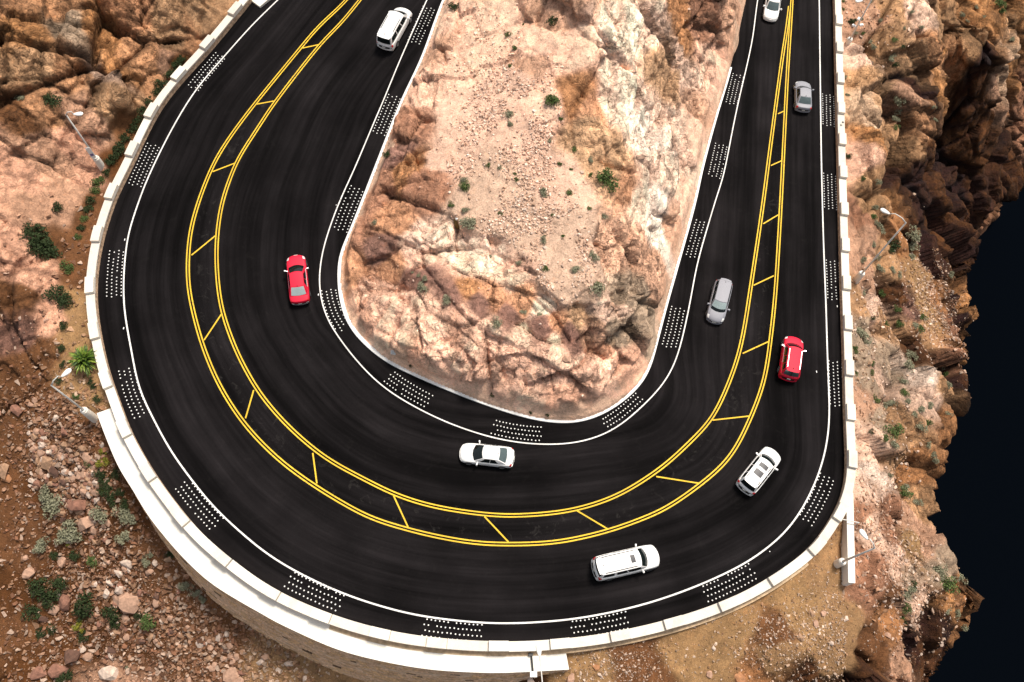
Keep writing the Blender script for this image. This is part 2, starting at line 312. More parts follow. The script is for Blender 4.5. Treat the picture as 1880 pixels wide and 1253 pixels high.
at = road.data.attributes.new('median', 'FLOAT', 'POINT'); at.data.foreach_set('value', med)

def ribbon(name, C, off, wid, mat, dz=.010, parent=road, t0=0, t1=None):
    C = resample(C, .45); n = outward(C, 1); V = []; Fc = []
    for i in range(len(C)):
        for s_ in (-.5, .5):
            p = C[i]+n[i]*(off+s_*wid); z = road_z(p[0], p[1]); V.append((p[0], p[1], (z if z is not None else C[i][2])+dz))
    for i in range(len(C)-1): Fc.append((2*i, 2*i+1, 2*i+3, 2*i+2))
    return mesh_obj(name, V, Fc, mat, parent)
ribbon("white_edge_line", cWO, 0, .135, LINEW); ribbon("white_edge_line", cWI, 0, .115, LINEW)
for C in (cYO, cYI):
    for o_ in (-.13, .13): ribbon("yellow_line", C, o_, .12, YELLOW, .010 if C is cYO else .014)
HATCH = [((554,92),(587,85.5)),((470,193),(505,187)),((390,319),(434,302)),((350,470),(397,433)),((373,626),(407,575)),((450,770),(466,714)),((582,890),(574,830)),((750,970),(722,909)),((935,997),(888,947)),((1118,973),(1056,936)),((1285,888),(1203,875)),((1378,764),(1306,772)),((1412,627),(1362,650)),((1422,506),(1382,525)),((1430,394),(1400,412)),((1436,295),(1414,305)),((1440,204),(1427,210))]
for p, q in HATCH:
    A, B = RW(*p), RW(*q); dv = (B-A)/np.linalg.norm(B-A)
    ribbon("yellow_hatch_bar", np.array([A+dv*.1, (A+B)/2, B-dv*.1]), 0, .125, YELLOW, .006)
for px, py, ang in ((229.5,441,0),(227,603,0),(618,379,1),(584.5,541,0),(1537,563,0),(1499,683,0),(1413,1013,1)):
    p = RW(px, py); m_ = MB(); m_.box((p[0], p[1], road_z(p[0], p[1])+.02), (.08, .2 if ang == 0 else .08, .03)); m_.build("lane_reflector", WHITEP, road)

# ------------------------------------------------------------------ raised dot patches beside the edge lines
PATCH = [((378,133),'top outer', 'upper left, above the first yellow bars'),((266,300),'','beside the left lamp base'),((210,503),'','at the leftmost bulge of the road'),((243,721),'','beside the green yucca'),((366,928),'','where the white slab widens lower left'),((572,1085),'','inside the lower left parapet'),((832,1159),'','bottom centre, left of the lamp'),((1098,1150),'','bottom, right of the lamp below the long white car'),((1336,1073),'','lower right of the long white car'),((1502,915),'','right of the white car with roof windows'),((1535,704),'','right of the red car on the right leg'),((1530,516),'','beside the tall lamp on the right'),((1524,351),'','right leg, upper middle'),((1521,205),'','beside the silver sedan at upper right')]
PATCHI = [((774,47),'right of the white minivan'),((710,211),'below the white minivan'),((641,382),'above the tightest inner bend'),((612,569),'at the inner bend right of the red sedan'),((748,715),'under the pink rock face, left'),((950,793),'above the white sedan'),((1146,758),'at the lower right corner of the rocky hill'),((1236,606),'left of the silver hatchback'),((1279,443),'under the white rock spur'),((1318,296),'mid-height on the right side of the hill'),((1349,166),'topmost on the right side of the hill')]
def dots(px, py, C, label):
    c = RW(px, py); i = int(np.argmin(((C-c)**2).sum(1))); s = arclen(C); side = outward(C, 1)
    off = float((c-C[i])@side[i]); m_ = MB()
    for r_ in range(4):
        for k in range(14):
            t = s[i]+(k-6.5+(.5 if r_ % 2 else 0)*.9)*.345; q = np.array([np.interp(t, s, C[:, j]) for j in range(3)]); nn = np.array([np.interp(t, s, side[:, j]) for j in range(3)])
            p = q+nn*(off+(r_-1.5)*.43); z = road_z(p[0], p[1])
            if z is None or random.random() < .025: continue
            p = p+np.array([random.gauss(0,.012), random.gauss(0,.012), 0]); V = []; n_ = 8
            for rr, hh in ((.064, .003), (.042, .024)):
                for a_ in range(n_): V.append((p[0]+rr*math.cos(a_*2*math.pi/n_), p[1]+rr*math.sin(a_*2*math.pi/n_), z+hh))
            m_.add(V, [(a_, (a_+1) % n_, n_+(a_+1) % n_, n_+a_) for a_ in range(n_)]+[tuple(range(n_, 2*n_))])
    o = empty("raised_dot_patch", (float(c[0]), float(c[1]), 0)); tag(o, label, 'road studs', 'patches of white raised dots along the road edges')
    d = m_.build("stud", WHITEP, o); d.matrix_parent_inverse = Matrix.Translation((-float(c[0]), -float(c[1]), 0)); d['kind'] = 'stuff'
for (p, _, lab) in PATCH: dots(*p, cWO, "white dots on the outer shoulder "+lab)
for (p, lab) in PATCHI: dots(*p, cWI, "white dots on the inner shoulder "+lab)

# ------------------------------------------------------------------ kerb round the hill
def sweep(C, prof, side, closed_ends=True):
    n = outward(C, side); V = []; k = len(prof); Fc = []
    for i in range(len(C)):
        for o_, z in prof: V.append((C[i][0]+n[i][0]*o_, C[i][1]+n[i][1]*o_, C[i][2]+z))
    for i in range(len(C)-1):
        for j in range(k): Fc.append((i*k+j, i*k+(j+1) % k, (i+1)*k+(j+1) % k, (i+1)*k+j))
    if closed_ends: Fc += [tuple(range(k)), tuple((len(C)-1)*k+j for j in range(k))[::-1]]
    return V, Fc
kend = int(np.argmin(((cKERB-RW(1344,122.5))**2).sum(1)))
V, Fc = sweep(cKERB[:kend], [(-.02,-.3),(-.02,.15),(.03,.17),(.34,.17),(.34,-.3)], 1)
tag(mesh_obj("kerb", V, Fc, WHITEP), kind='structure')

# ------------------------------------------------------------------ parapet with alternating coping blocks
PW = .78
par = empty("parapet_wall", tuple(cASPH[len(cASPH)//2]))
tag(par, "low stone parapet with raised and lowered pale coping blocks round the outside of the hairpin", "parapet")
inv = Matrix.Translation(-Vector(tuple(cASPH[len(cASPH)//2])))
def pch(o): o.parent = par; o.matrix_parent_inverse = inv; return o
V, Fc = sweep(cASPH, [(.02,-.6),(.06,.62),(PW-.14,.62),(PW-.08,-1.2)], -1); pch(mesh_obj("wall_core", V, Fc, WALLM))
ib = int(np.argmin(((cASPH-RW(610,1132))**2).sum(1))); ie = int(np.argmin(((cASPH-RW(1476,1014))**2).sum(1)))
V, Fc = sweep(cASPH[ib:ie], [(PW-.1,-1.2),(PW-.1,.05),(PW+.30,.0),(PW+.34,-1.2)], -1); pch(mesh_obj("footing", V, Fc, plain("footing_soil_stained", (.52,.38,.24), .95, var=.25, scale=3.)))
sP = arclen(cASPH)
def sp_of(px, py, h=1.05):
    p = W(px, py, zr(px, py)+h); return sP[np.argmin(((cASPH[:, :2]-p[:2])**2).sum(1))]
raised = []
for p in BLOCK_L: t = sp_of(*p); raised.append((t-1.6, t))      # towards the start of the curve = up the page on the left leg
for p in BLOCK_B: t = sp_of(*p); raised.append((t-1.6, t))
for y in BLOCK_R: t = sp_of(1549+y*.014, y); raised.append((t, t+1.6))
t = sp_of(431,25.5); raised += [(t-6.4, t-4.8), (t-11.1, t-9.5)]
t = sp_of(1549,46); raised += [(t+4.64*k, t+4.64*k+1.6) for k in (1, 2)]
raised.sort(); rr = []
for a_, b_ in raised:
    if rr and a_ < rr[-1][1]+1.2: continue
    rr.append((a_, b_))
raised = rr
def cap(t0, t1, top, k):
    t = np.linspace(t0, t1, max(2, int((t1-t0)/.6)+1)); C = np.stack([np.interp(t, sP, cASPH[:, j]) for j in range(3)], 1)
    nn = np.stack([np.interp(t, sP, nO[:, j]) for j in range(3)], 1)
    o0 = rng.uniform(-.015, .015); prof = [(o0,.60),(o0,top-.02),(o0+.02,top),(PW+o0-.02,top),(PW+o0,top-.02),(PW+o0,.60)]; V = []; Fc = []; K = len(prof)
    for i in range(len(C)):
        for o_, z in prof: V.append(C[i]+nn[i]*o_+np.array([0, 0, z]))
    for i in range(len(C)-1):
        for j in range(K): Fc.append((i*K+j, i*K+(j+1) % K, (i+1)*K+(j+1) % K, (i+1)*K+j))
    Fc += [tuple(range(K))[::-1], tuple((len(C)-1)*K+j for j in range(K))]
    pch(mesh_obj("coping_block", V, Fc, CAPM[k % 3]))
for i, (a_, b_) in enumerate(raised):
    cap(a_+.012, b_-.012, 1.08, random.randrange(3))
    if i+1 < len(raised):
        c_ = raised[i+1][0]
        if c_-b_ < 12: cap(b_+.012, c_-.012, .76, random.randrange(3))
p = W(1547.5, 225, 1.1); m_ = MB(); m_.tube([(p[0], p[1], 1.085), (p[0], p[1], 1.11)], .14, 14); pch(m_.build("socket", BLACK))
# side walk block at the top left, where the parapet leaves the road
m_ = MB(); Q = [RW(*q) for q in ((463,5),(478,16),(560,-55),(535,-75))]; zz = [q[2] for q in Q]
m_.add([(q[0], q[1], q[2]-.3) for q in Q]+[(q[0], q[1], q[2]+.25) for q in Q], [(3,2,1,0),(4,5,6,7),(0,1,5,4),(1,2,6,5),(2,3,7,6),(3,0,4,7)])
tag(m_.build("concrete_kerb_block", CONC), "pale concrete kerb block where the parapet leaves the road at top left", "kerb block")

# ------------------------------------------------------------------ retaining wall with white slab, lower left to bottom centre
cSL = smooth_curve([RW(*p, -.05) for p in SLAB], .35, .6)
nS = outward(cSL, -1)
rw = empty("retaining_wall", tuple(cSL[len(cSL)//2])); tag(rw, "battered stone retaining wall under a wide white concrete slab at lower left", "retaining wall")
winv = Matrix.Translation(-Vector(tuple(cSL[len(cSL)//2])))
def wch(o): o.parent = rw; o.matrix_parent_inverse = winv; return o
V, Fc = [], []
for i in range(len(cSL)):
    p = cSL[i]; k = int(np.argmin(((cASPH[:, :2]-p[:2])**2).sum(1))); q = cASPH[k]+nO[k]*(PW-.12)
    for a_ in ((q[0], q[1], p[2]-.35), (q[0], q[1], p[2]+.0), (p[0], p[1], p[2]-.02), (p[0], p[1], p[2]-.35)): V.append(a_)
for i in range(len(cSL)-1):
    for j in range(4): Fc.append((i*4+j, i*4+(j+1) % 4, (i+1)*4+(j+1) % 4, (i+1)*4+j))
Fc += [(0,1,2,3), tuple(4*(len(cSL)-1)+j for j in (3,2,1,0))]
wch(mesh_obj("slab", V, Fc, CONC2))
BAT = .25
def wallpt(t, h, o_=0.0):
    p = np.array([np.interp(t, sS, cSL[:, j]) for j in range(3)]); nn = np.array([np.interp(t, sS, nS[:, j]) for j in range(3)])
    return p+nn*(-.12+BAT*h+o_)+np.array([0, 0, -.3-h])
sS = arclen(cSL); V = []; Fc = []; NH = 12
for i, t in enumerate(sS):
    for j in range(NH+1): V.append(wallpt(t, 14*j/NH))
for i in range(len(sS)-1):
    for j in range(NH): Fc.append((i*(NH+1)+j, i*(NH+1)+j+1, (i+1)*(NH+1)+j+1, (i+1)*(NH+1)+j))
wch(mesh_obj("wall_face", V, Fc, MORTAR))
# bricks of the wall face: courses of long low blocks, proud of the mortar
bricks = []
for c_ in range(38):
    h0 = .05+c_*.26; t = rng.uniform(0, .6)
    while t < sS[-1]-1:
        ln = rng.uniform(.45, .95); t1 = min(t+ln, sS[-1]-.1); pr = max(-.03, rng.normal(.03, .03))
        q = [wallpt(t+.02, h0+.02, pr), wallpt(t1-.02, h0+.02, pr), wallpt(t1-.02, h0+.23, pr), wallpt(t+.02, h0+.23, pr)]
        b_ = [wallpt(t+.02, h0+.02, -.08), wallpt(t1-.02, h0+.02, -.08), wallpt(t1-.02, h0+.23, -.08), wallpt(t+.02, h0+.23, -.08)]
        bricks.append((t, c_, q+b_)); t = t1
BF = [(0,1,2,3),(0,4,5,1),(1,5,6,2),(2,6,7,3),(3,7,4,0)]
s_b = sS[np.argmin(((cSL-RW(900,1236))**2).sum(1))]
bricks.sort(key=lambda b: abs(b[0]-s_b+2)+.9*b[1])
pk = lambda: random.choices(range(4), (5, 3, 3, .25))[0]
for t, c_, q in bricks[:300]: wch(mesh_obj("brick", q, BF, BRICK[pk()]))
mm = [MB() for _ in range(4)]
for t, c_, q in bricks[300:]: mm[pk()].add(q, BF)
allb = MB(); mi = []
for k, m_ in enumerate(mm): allb.add(m_.V, m_.F); mi += [k]*len(m_.F)
bo = wch(allb.build("brick_courses", BRICK[0])); [bo.data.materials.append(x) for x in BRICK[1:]]; bo.data.polygons.foreach_set('material_index', mi); bo['kind'] = 'stuff'

# ------------------------------------------------------------------ numpy noise
M32 = 0xFFFFFFFF
def hsh(ix, iy, iz, seed):
    h = (ix.astype(np.int64)*73856093) ^ (iy.astype(np.int64)*19349663) ^ (iz.astype(np.int64)*83492791) ^ (seed*2654435761 & M32)
    h = (h & M32).astype(np.uint32); h ^= h >> 13; h *= np.uint32(0x5bd1e995); h ^= h >> 15; h *= np.uint32(0x27d4eb2d); h ^= h >> 13; return h
def rnd(h, k):
    v = h*np.uint32(2654435761 + 2*k*40503 & M32 | 1); v ^= v >> 15; return (v >> 8).astype(np.float32)/16777216.
def cells(P, s, seed, near=1):
    Q = (P/s).astype(np.float32); I = np.floor(Q).astype(np.int32); n = len(Q)
    f1 = np.full(n, 9., np.float32); f2 = f1.copy(); fac = np.zeros(n, np.float32); idr = np.zeros(n, np.float32)
    for dx in (-1, 0, 1):
        for dy in (-1, 0, 1):
            for dz in (-1, 0, 1):
                h = hsh(I[:, 0]+dx, I[:, 1]+dy, I[:, 2]+dz, seed)
                fx = Q[:, 0]-(I[:, 0]+dx+rnd(h, 1)); fy = Q[:, 1]-(I[:, 1]+dy+rnd(h, 2)); fz = Q[:, 2]-(I[:, 2]+dz+rnd(h, 3))
                d = fx*fx+fy*fy+fz*fz; m = d < f1
                f2 = np.where(m, f1, np.minimum(f2, d)); f1 = np.where(m, d, f1)
                r0 = rnd(h, 4); v = (r0-.5)+fx*(rnd(h, 5)-.5)*1.5+fy*(rnd(h, 6)-.5)*1.5+fz*(rnd(h, 7)-.5)*1.5
                fac = np.where(m, v, fac); idr = np.where(m, rnd(h, 8), idr)
    return np.sqrt(f1), np.sqrt(f2)-np.sqrt(f1), fac, idr
def vnoise(P, s, seed):
    Q = P/s; I = np.floor(Q).astype(np.int32); f = (Q-I).astype(np.float32); f = f*f*(3-2*f); o = 0
    for dx in (0, 1):
        for dy in (0, 1):
            for dz in (0, 1):
                wgt = (f[:, 0] if dx else 1-f[:, 0])*(f[:, 1] if dy else 1-f[:, 1])*(f[:, 2] if dz else 1-f[:, 2])
                o = o+wgt*rnd(hsh(I[:, 0]+dx, I[:, 1]+dy, I[:, 2]+dz, seed), 1)
    return o-.5
def fbm(P, s, seed, oc=4):
    o = 0; a_ = 1.
    for k in range(oc): o = o+a_*vnoise(P, s, seed+k); s *= .5; a_ *= .5
    return o

# ------------------------------------------------------------------ terrain
class RBF:
    def __init__(s, pts, eps=1.5):
        s.P = np.array([p[:2] for p in pts], np.float32); v = np.array([p[2] for p in pts], float); s.m = v.mean(); s.e = eps
        D = np.sqrt(((s.P[:, None]-s.P[None])**2).sum(2)+eps*eps).astype(float); s.w = np.linalg.solve(D+np.eye(len(v))*-.02, v-s.m).astype(np.float32)
    def __call__(s, X):
        X = np.asarray(X, np.float32); o = np.zeros(len(X), np.float32)
        for i in range(len(s.P)): o += s.w[i]*np.sqrt((X[:, 0]-s.P[i, 0])**2+(X[:, 1]-s.P[i, 1])**2+s.e*s.e)
        return o+s.m
    def at(s, px, py):
        z = 0.
        for _ in range(6): p = W(px, py, z); z = .5*z+.5*float(s([p[:2]])[0])
        return W(px, py, z)
# albedos; the darkest browns also hold cliff shade put into the colour
CREAM=(.86,.61,.48); PINK=(.84,.54,.41); SALMON=(.80,.48,.35); GRAV=(.64,.44,.34); GRAV2=(.53,.38,.29); ORNG=(.56,.31,.195); PURP=(.25,.145,.115); BROWN=(.40,.22,.15)
TAN=(.50,.285,.175); TAN2=(.56,.36,.23); GOLD=(.52,.28,.15); SOIL=(.115,.052,.024); SOIL2=(.165,.082,.044); DARK=(.045,.020,.010); VARN_SHADE=(.085,.038,.018); RUST=(.42,.22,.12); RCRM=(.70,.50,.36); RTAN=(.50,.31,.19); RPNK=(.56,.35,.25); TERR=(.36,.23,.13); GREY=(.42,.32,.24); WHT=(.90,.70,.59); GRYT=(.34,.215,.125)

isl_ctrl = [(700,600,2.2),(800,640,3.0),(900,690,2.8),(1000,720,2.4),(1080,735,1.8),(680,550,2.8),(760,560,4.6),(850,605,5.0),(950,640,5.0),(1050,680,4.2),(1130,680,2.4),(700,490,4.2),(740,430,6.2),(850,480,7.3),(950,540,7.6),(1030,590,7.4),(1080,640,5),(900,430,8.2),(1000,450,9),(1080,520,8.3),(1150,560,4.6),(1180,620,2.6),(1190,500,4.2),(850,350,9),(950,300,10.5),(1050,300,11),(1100,400,10),(1160,420,7),(1225,440,2),(750,330,6.6),(780,250,8),(820,150,9),(900,150,11),(1000,150,13),(1080,150,14),(1110,250,12.5),(1110,100,15),(1200,200,8.5),(1270,200,4),(1180,330,7.5),(1240,330,2.6),(1230,100,10),(1300,100,5.5),(850,0,10),(950,0,13),(1050,0,16),(1120,0,17),(1250,0,12),(1345,0,6),(1335,60,3.6),(1000,-150,18),(870,-150,12),(1300,-150,12),(1100,-150,19)]
isl_seed = [  # px, py, colour, rockiness
 (660,600,SALMON,.9),(720,620,PINK,.9),(800,640,PINK,1),(880,690,PINK,1),(960,720,PINK,.9),(1040,740,SALMON,.8),(760,580,PINK,1),(840,610,SALMON,.9),(940,650,PINK,1),(1040,690,PINK,.9),(1110,680,PINK,.9),(1150,690,SALMON,.7),(1000,670,PINK,1),
 (760,510,PURP,.6),(820,546,PURP,.6),(880,562,PURP,.6),(940,586,PURP,.6),(1000,606,PURP,.6),(1060,634,PURP,.8),(700,545,PINK,1),(740,545,PINK,1),(800,582,PINK,1),(860,598,PINK,1),(900,615,PINK,1),(960,630,PINK,1),(1010,646,PINK,1),(1070,672,PINK,1),(1120,700,PINK,.9),(760,660,SALMON,.9),(700,640,PINK,.9),(700,460,PURP,.9),(660,440,BROWN,.9),
 (640,500,ORNG,.8),(720,500,ORNG,.9),(900,545,ORNG,1),(960,565,ORNG,1),(850,525,RUST,1),(1000,570,CREAM,1),(1020,600,ORNG,1),(1080,600,TAN2,1),(1105,580,CREAM,1),
 (720,410,ORNG,.8),(760,440,CREAM,.9),(820,440,CREAM,.9),(880,460,CREAM,.9),(850,490,PINK,.9),(760,475,PINK,.9),(940,500,PINK,.9),
 (690,360,BROWN,.8),(720,300,PURP,.8),(740,250,BROWN,.8),(760,190,PINK,.8),(790,120,RPNK,.7),(800,60,PINK,.6),(750,330,RUST,.8),(820,20,PINK,.6),(780,350,BROWN,.6),
 (820,300,GRAV,.15),(860,220,GRAV,.1),(850,120,PINK,.35),(900,60,PINK,.2),(940,160,GRAV,.1),(900,320,GRAV2,.1),(960,260,GRAV,.1),(1010,200,PINK,.2),(960,380,GRAV2,.1),(1030,340,GRAV,.1),(1040,420,GRAV2,.1),(980,450,GRAV2,.1),(1060,480,GRAV2,.15),(900,400,GRAV2,.1),(860,380,GRAV2,.1),(1090,540,GRAV2,.4),(1030,530,GRAV2,.2),
 (990,80,PINK,.3),(1020,20,RPNK,.7),(1050,90,PINK,.4),(980,110,RPNK,.5),(1060,180,RUST,.8),(1080,240,TAN2,.9),(1090,200,ORNG,.9),(1120,300,TAN2,.9),(1100,280,TAN2,.8),(1150,350,ORNG,.8),
 (1140,60,CREAM,1),(1150,160,CREAM,1),(1180,250,WHT,1),(1130,200,CREAM,.9),(1200,320,CREAM,1),(1190,400,WHT,.7),(1215,440,WHT,.7),(1170,380,CREAM,.8),(1220,120,TAN2,1),(1200,60,CREAM,1),(1260,40,RUST,1),(1270,150,CREAM,1),(1300,60,BROWN,1),(1310,110,PINK,1),(1345,30,RPNK,1),(1250,260,CREAM,1),(1280,270,PINK,.3),(1250,380,PINK,.5),(1280,200,RPNK,.9),(1230,440,RPNK,.5),
 (1130,460,RPNK,1),(1150,540,GREY,1),(1180,480,RPNK,1),(1190,600,GREY,1),(1130,620,GREY,1),(1090,620,RPNK,1),(1200,540,RPNK,1),(1110,660,BROWN,.9)]
out_ctrl_rel = [ # px, py, height above the neighbouring road
 (60,0,6),(200,0,4.5),(320,0,3.2),(395,20,1.4),(0,0,8),(0,150,6.5),(100,150,5),(200,150,3.2),(280,160,1.0),(240,220,.3),(0,300,4),(100,300,2),(150,310,.2),(0,420,2.6),(80,400,1),(130,420,-.2),(0,520,1.2),(60,520,.2),(120,540,-.6),(0,620,-.4),(60,650,-1.2),(120,650,-1.0),(0,720,-2.8),(60,740,-2.6),(120,770,-2.0),(0,850,-5.5),(100,850,-4.5),(180,860,-3.4),(0,1000,-8.5),(120,1000,-8),(220,950,-4.6),(0,1253,-13),(150,1253,-13),(300,1253,-12),(280,1080,-7.2),(450,1253,-9),(380,1160,-7.4),(200,830,-2.4),(236,915,-3.2),(266,965,-3.9),(330,1040,-5.2),(420,1130,-6.3),(500,1185,-6.9),(560,1222,-7.2),(650,1270,-7.8),(800,1310,-8),(900,1290,-7),(940,1246,-3.6),(980,1244,-2.2),(1045,1240,-1.2),(-80,0,9),(-80,600,0),(-80,1253,-13),(200,-100,7),(400,-100,3),(300,1400,-14),(700,1400,-12),(-60,300,5)]
out_ctrl_abs = [(1060,1220,-.9),(1200,1180,-.7),(1380,1110,-.7),(1200,1253,-1.2),(1450,1200,-1.5),(1500,1253,-4.0),(1400,1253,-3.4),(1300,1253,-2.4),(1540,1000,-.7),(1560,1100,-1.2),(1600,1200,-2.6),(1650,1253,-6),(1700,1150,-7),(1740,1100,-9),(1790,1100,-12),(1750,1200,-13),(1600,950,-1.6),(1650,950,-4),(1700,950,-8),(1715,900,-10),(1600,850,-2),(1660,850,-6),(1710,850,-10),(1600,750,-2),(1680,750,-7),(1735,740,-13),(1600,600,-2.5),(1680,620,-9),(1755,640,-17),(1600,500,-2.5),(1680,500,-10),(1765,520,-20),(1620,400,-3),(1680,400,-11),(1740,400,-22),(1785,430,-29),(1600,300,-2.0),(1655,330,-7),(1750,320,-24),(1840,310,-35),(1610,200,-1.5),(1670,200,-3.5),(1720,200,-17),(1820,230,-28),(1880,230,-34),(1600,100,-1.2),(1660,80,-1.5),(1720,90,-4),(1800,100,-8),(1850,130,-14),(1600,0,-.8),(1700,0,-1.2),(1800,0,-5),(1880,0,-12),(1950,0,-22),(1950,200,-38),(1600,-120,0),(1800,-120,-4),(1950,-120,-14),(1300,1400,-6),(1500,1400,-8),(1700,1400,-16),(1000,1400,-8),(1100,1330,-3)]
EDGE = [(1990,160,-42),(1930,240,-38),(1880,300,-36),(1845,370,-34),(1812,420,-30),(1800,470,-26),(1790,520,-23),(1800,570,-21),(1782,640,-18),(1765,710,-15),(1745,770,-13.5),(1722,850,-11.5),(1726,900,-11),(1722,945,-11),(1745,1000,-12),(1800,1048,-13),(1852,1096,-14),(1820,1138,-14),(1782,1190,-14),(1765,1253,-15),(1760,1330,-15),(1750,1480,-16)]
out_seed = [  # darkest seeds on the right cliff paint in gully shade besides varnished rock
 (40,60,GOLD,1),(100,20,TAN,1),(180,60,GOLD,1),(240,20,ORNG,1),(300,50,TAN2,1),(380,30,TAN2,1),(350,80,TAN,1),(270,90,TAN,1),(60,130,TAN2,1),(30,220,SOIL2,.9),(120,140,TAN,1),(130,60,GREY,1),(190,130,CREAM,.9),(210,180,TAN2,1),(270,140,TAN,1),(310,110,RPNK,.7),(150,200,RPNK,.8),(90,200,TAN,.7),(210,120,GOLD,1),(20,20,TAN,1),
 (60,270,RPNK,.6),(130,260,SALMON,.6),(30,330,SALMON,.5),(100,300,RPNK,.7),(150,320,SALMON,.5),(60,380,RPNK,.3),(120,360,RPNK,.3),(30,450,SALMON,.5),(100,430,SOIL2,.4),(150,440,SOIL2,.1),(60,520,SALMON,.6),(20,560,SOIL2,.6),(100,580,SALMON,.5),(135,560,TERR,.1),(140,620,TERR,.05),(30,610,PURP,.6),(80,650,SOIL2,.4),(140,700,TERR,.05),(170,730,TERR,.05),(40,690,SOIL2,.3),(20,740,SOIL2,.3),
 (240,230,SOIL2,.2),(210,300,SOIL,.1),(185,400,SOIL2,.1),(330,120,SOIL,.2),(150,520,SOIL2,.1),
 (60,760,SOIL2,.2),(120,780,SOIL2,.2),(30,830,SOIL2,.1),(60,880,SOIL,.1),(120,860,SOIL2,.1),(170,820,SOIL2,.1),(190,900,SOIL,.1),(30,930,SOIL2,.1),(40,1020,SOIL2,.1),(20,1080,SOIL,.1),(110,1040,SOIL,.1),(30,1180,SOIL2,.2),(60,1230,SOIL,.2),(130,1120,SOIL,.2),(160,1170,SOIL,.2),(230,1180,SOIL,.1),(220,1070,SOIL,.1),(270,1000,SOIL2,.1),(310,1080,SOIL2,.1),(330,1160,SOIL2,.1),(400,1180,SOIL2,.1),(370,1230,SOIL2,.1),(480,1240,GRYT,.1),(200,1240,RPNK,.3),(560,1260,GRYT,.1),(250,960,SOIL,.1),
 (950,1245,SOIL,.3),(1060,1240,TERR,.1),(1150,1210,SOIL2,.1),(1250,1180,TERR,.05),(1350,1150,TERR,.05),(1450,1110,TERR,.05),(1520,1050,GRYT,.05),(1540,960,GRYT,.05),(1420,1170,SOIL2,.2),(1430,1200,GRYT,.1),(1520,1200,GRYT,.05),(1470,1150,TERR,.05),(1300,1230,TERR,.1),(1200,1245,SOIL2,.3),(1480,1250,VARN_SHADE,.6),(1560,1250,VARN_SHADE,.7),(1400,1250,RUST,.5),(1620,1180,SOIL2,.4),(1560,1120,GRYT,.1),
 (1600,1020,BROWN,.5),(1610,980,CREAM,.4),(1650,1020,CREAM,.4),(1580,1080,BROWN,.5),(1640,1100,SOIL2,.5),(1690,1080,GREY,.5),(1700,1110,CREAM,.6),(1720,1140,VARN_SHADE,.9),(1700,1190,VARN_SHADE,.9),(1790,1090,RUST,.9),(1770,1110,GOLD,.8),(1760,1150,DARK,.9),(1740,1230,VARN_SHADE,.8),(1680,1230,RPNK,.6),(1650,1140,RUST,.4),(1710,980,RPNK,.6),(1690,1000,TERR,.3),(1750,1040,GREY,.4),(1640,950,BROWN,.6),(1580,940,BROWN,.4),(1690,950,RPNK,.5),
 (1590,890,CREAM,.6),(1600,860,WHT,.6),(1590,820,CREAM,.5),(1610,780,GREY,.3),(1590,740,RPNK,.4),(1600,690,GREY,.3),(1650,830,RTAN,.8),(1690,870,RUST,.8),(1680,890,VARN_SHADE,.8),(1700,910,RTAN,.8),(1660,780,RTAN,.9),(1700,730,CREAM,.8),(1690,690,WHT,.8),(1710,700,RTAN,.8),(1720,770,RUST,.8),(1725,800,RUST,.9),(1650,660,GREY,.5),(1700,640,VARN_SHADE,.8),(1740,660,BROWN,.9),(1750,700,VARN_SHADE,.9),(1745,690,VARN_SHADE,.8),(1640,700,CREAM,.6),(1580,640,GREY,.3),(1760,650,RUST,.7),
 (1590,560,RTAN,.3),(1620,560,CREAM,.7),(1650,580,RTAN,.8),(1600,600,GREY,.3),(1640,540,CREAM,.8),(1660,540,VARN_SHADE,.8),(1680,560,PURP,.8),(1700,500,TERR,.1),(1705,560,TERR,.1),(1700,600,RTAN,.2),(1740,540,RUST,.4),(1750,600,SOIL2,.4),(1770,600,BROWN,.7),(1790,520,GOLD,.9),(1800,560,GOLD,.9),(1770,480,VARN_SHADE,.9),(1740,460,DARK,.7),(1720,420,DARK,.9),(1680,430,VARN_SHADE,.6),(1660,420,RUST,.3),(1640,420,SOIL2,.6),(1600,500,RPNK,.5),(1600,440,RPNK,.5),(1590,400,BROWN,.6),(1640,480,RTAN,.3),(1760,420,VARN_SHADE,.9),(1800,400,VARN_SHADE,.9),(1830,340,VARN_SHADE,.9),(1780,560,DARK,.8),
 (1600,340,RTAN,.6),(1630,350,GOLD,.8),(1620,380,RTAN,.6),(1590,270,GOLD,.9),(1570,300,PINK,.8),(1620,300,VARN_SHADE,.9),(1600,240,RCRM,1),(1590,190,RCRM,1),(1570,150,RTAN,1),(1620,150,TAN2,1),(1580,110,CREAM,.9),(1630,200,TAN2,.9),(1660,180,RPNK,.9),(1680,220,TAN,1),(1660,260,RTAN,.9),(1690,270,VARN_SHADE,.9),(1650,300,VARN_SHADE,.8),(1680,320,DARK,.9),(1700,380,DARK,.8),(1580,60,RPNK,.4),(1560,20,RPNK,.4),(1600,20,RPNK,.4),(1640,20,RTAN,.7),(1620,70,RTAN,.8),(1680,30,CREAM,.8),(1720,60,TAN2,.9),(1700,100,TAN,1),(1720,120,GOLD,.9),(1680,150,DARK,.9),(1680,110,TAN2,.9),(1740,20,RTAN,.8),(1760,100,TAN,.9),(1800,60,RTAN,.9),(1830,40,GOLD,.9),(1780,110,RUST,1),(1760,160,DARK,1),(1800,170,VARN_SHADE,1),(1740,240,DARK,1),(1790,250,VARN_SHADE,1),(1820,230,VARN_SHADE,1),(1840,160,RPNK,.9),(1850,120,RCRM,.9),(1870,200,BROWN,1),(1850,260,VARN_SHADE,1),(1780,320,DARK,1),(1820,300,VARN_SHADE,.8),(1870,60,GOLD,1),(1860,20,RTAN,.9),(1740,300,DARK,1),(1730,350,VARN_SHADE,1),(1780,370,VARN_SHADE,.8)]

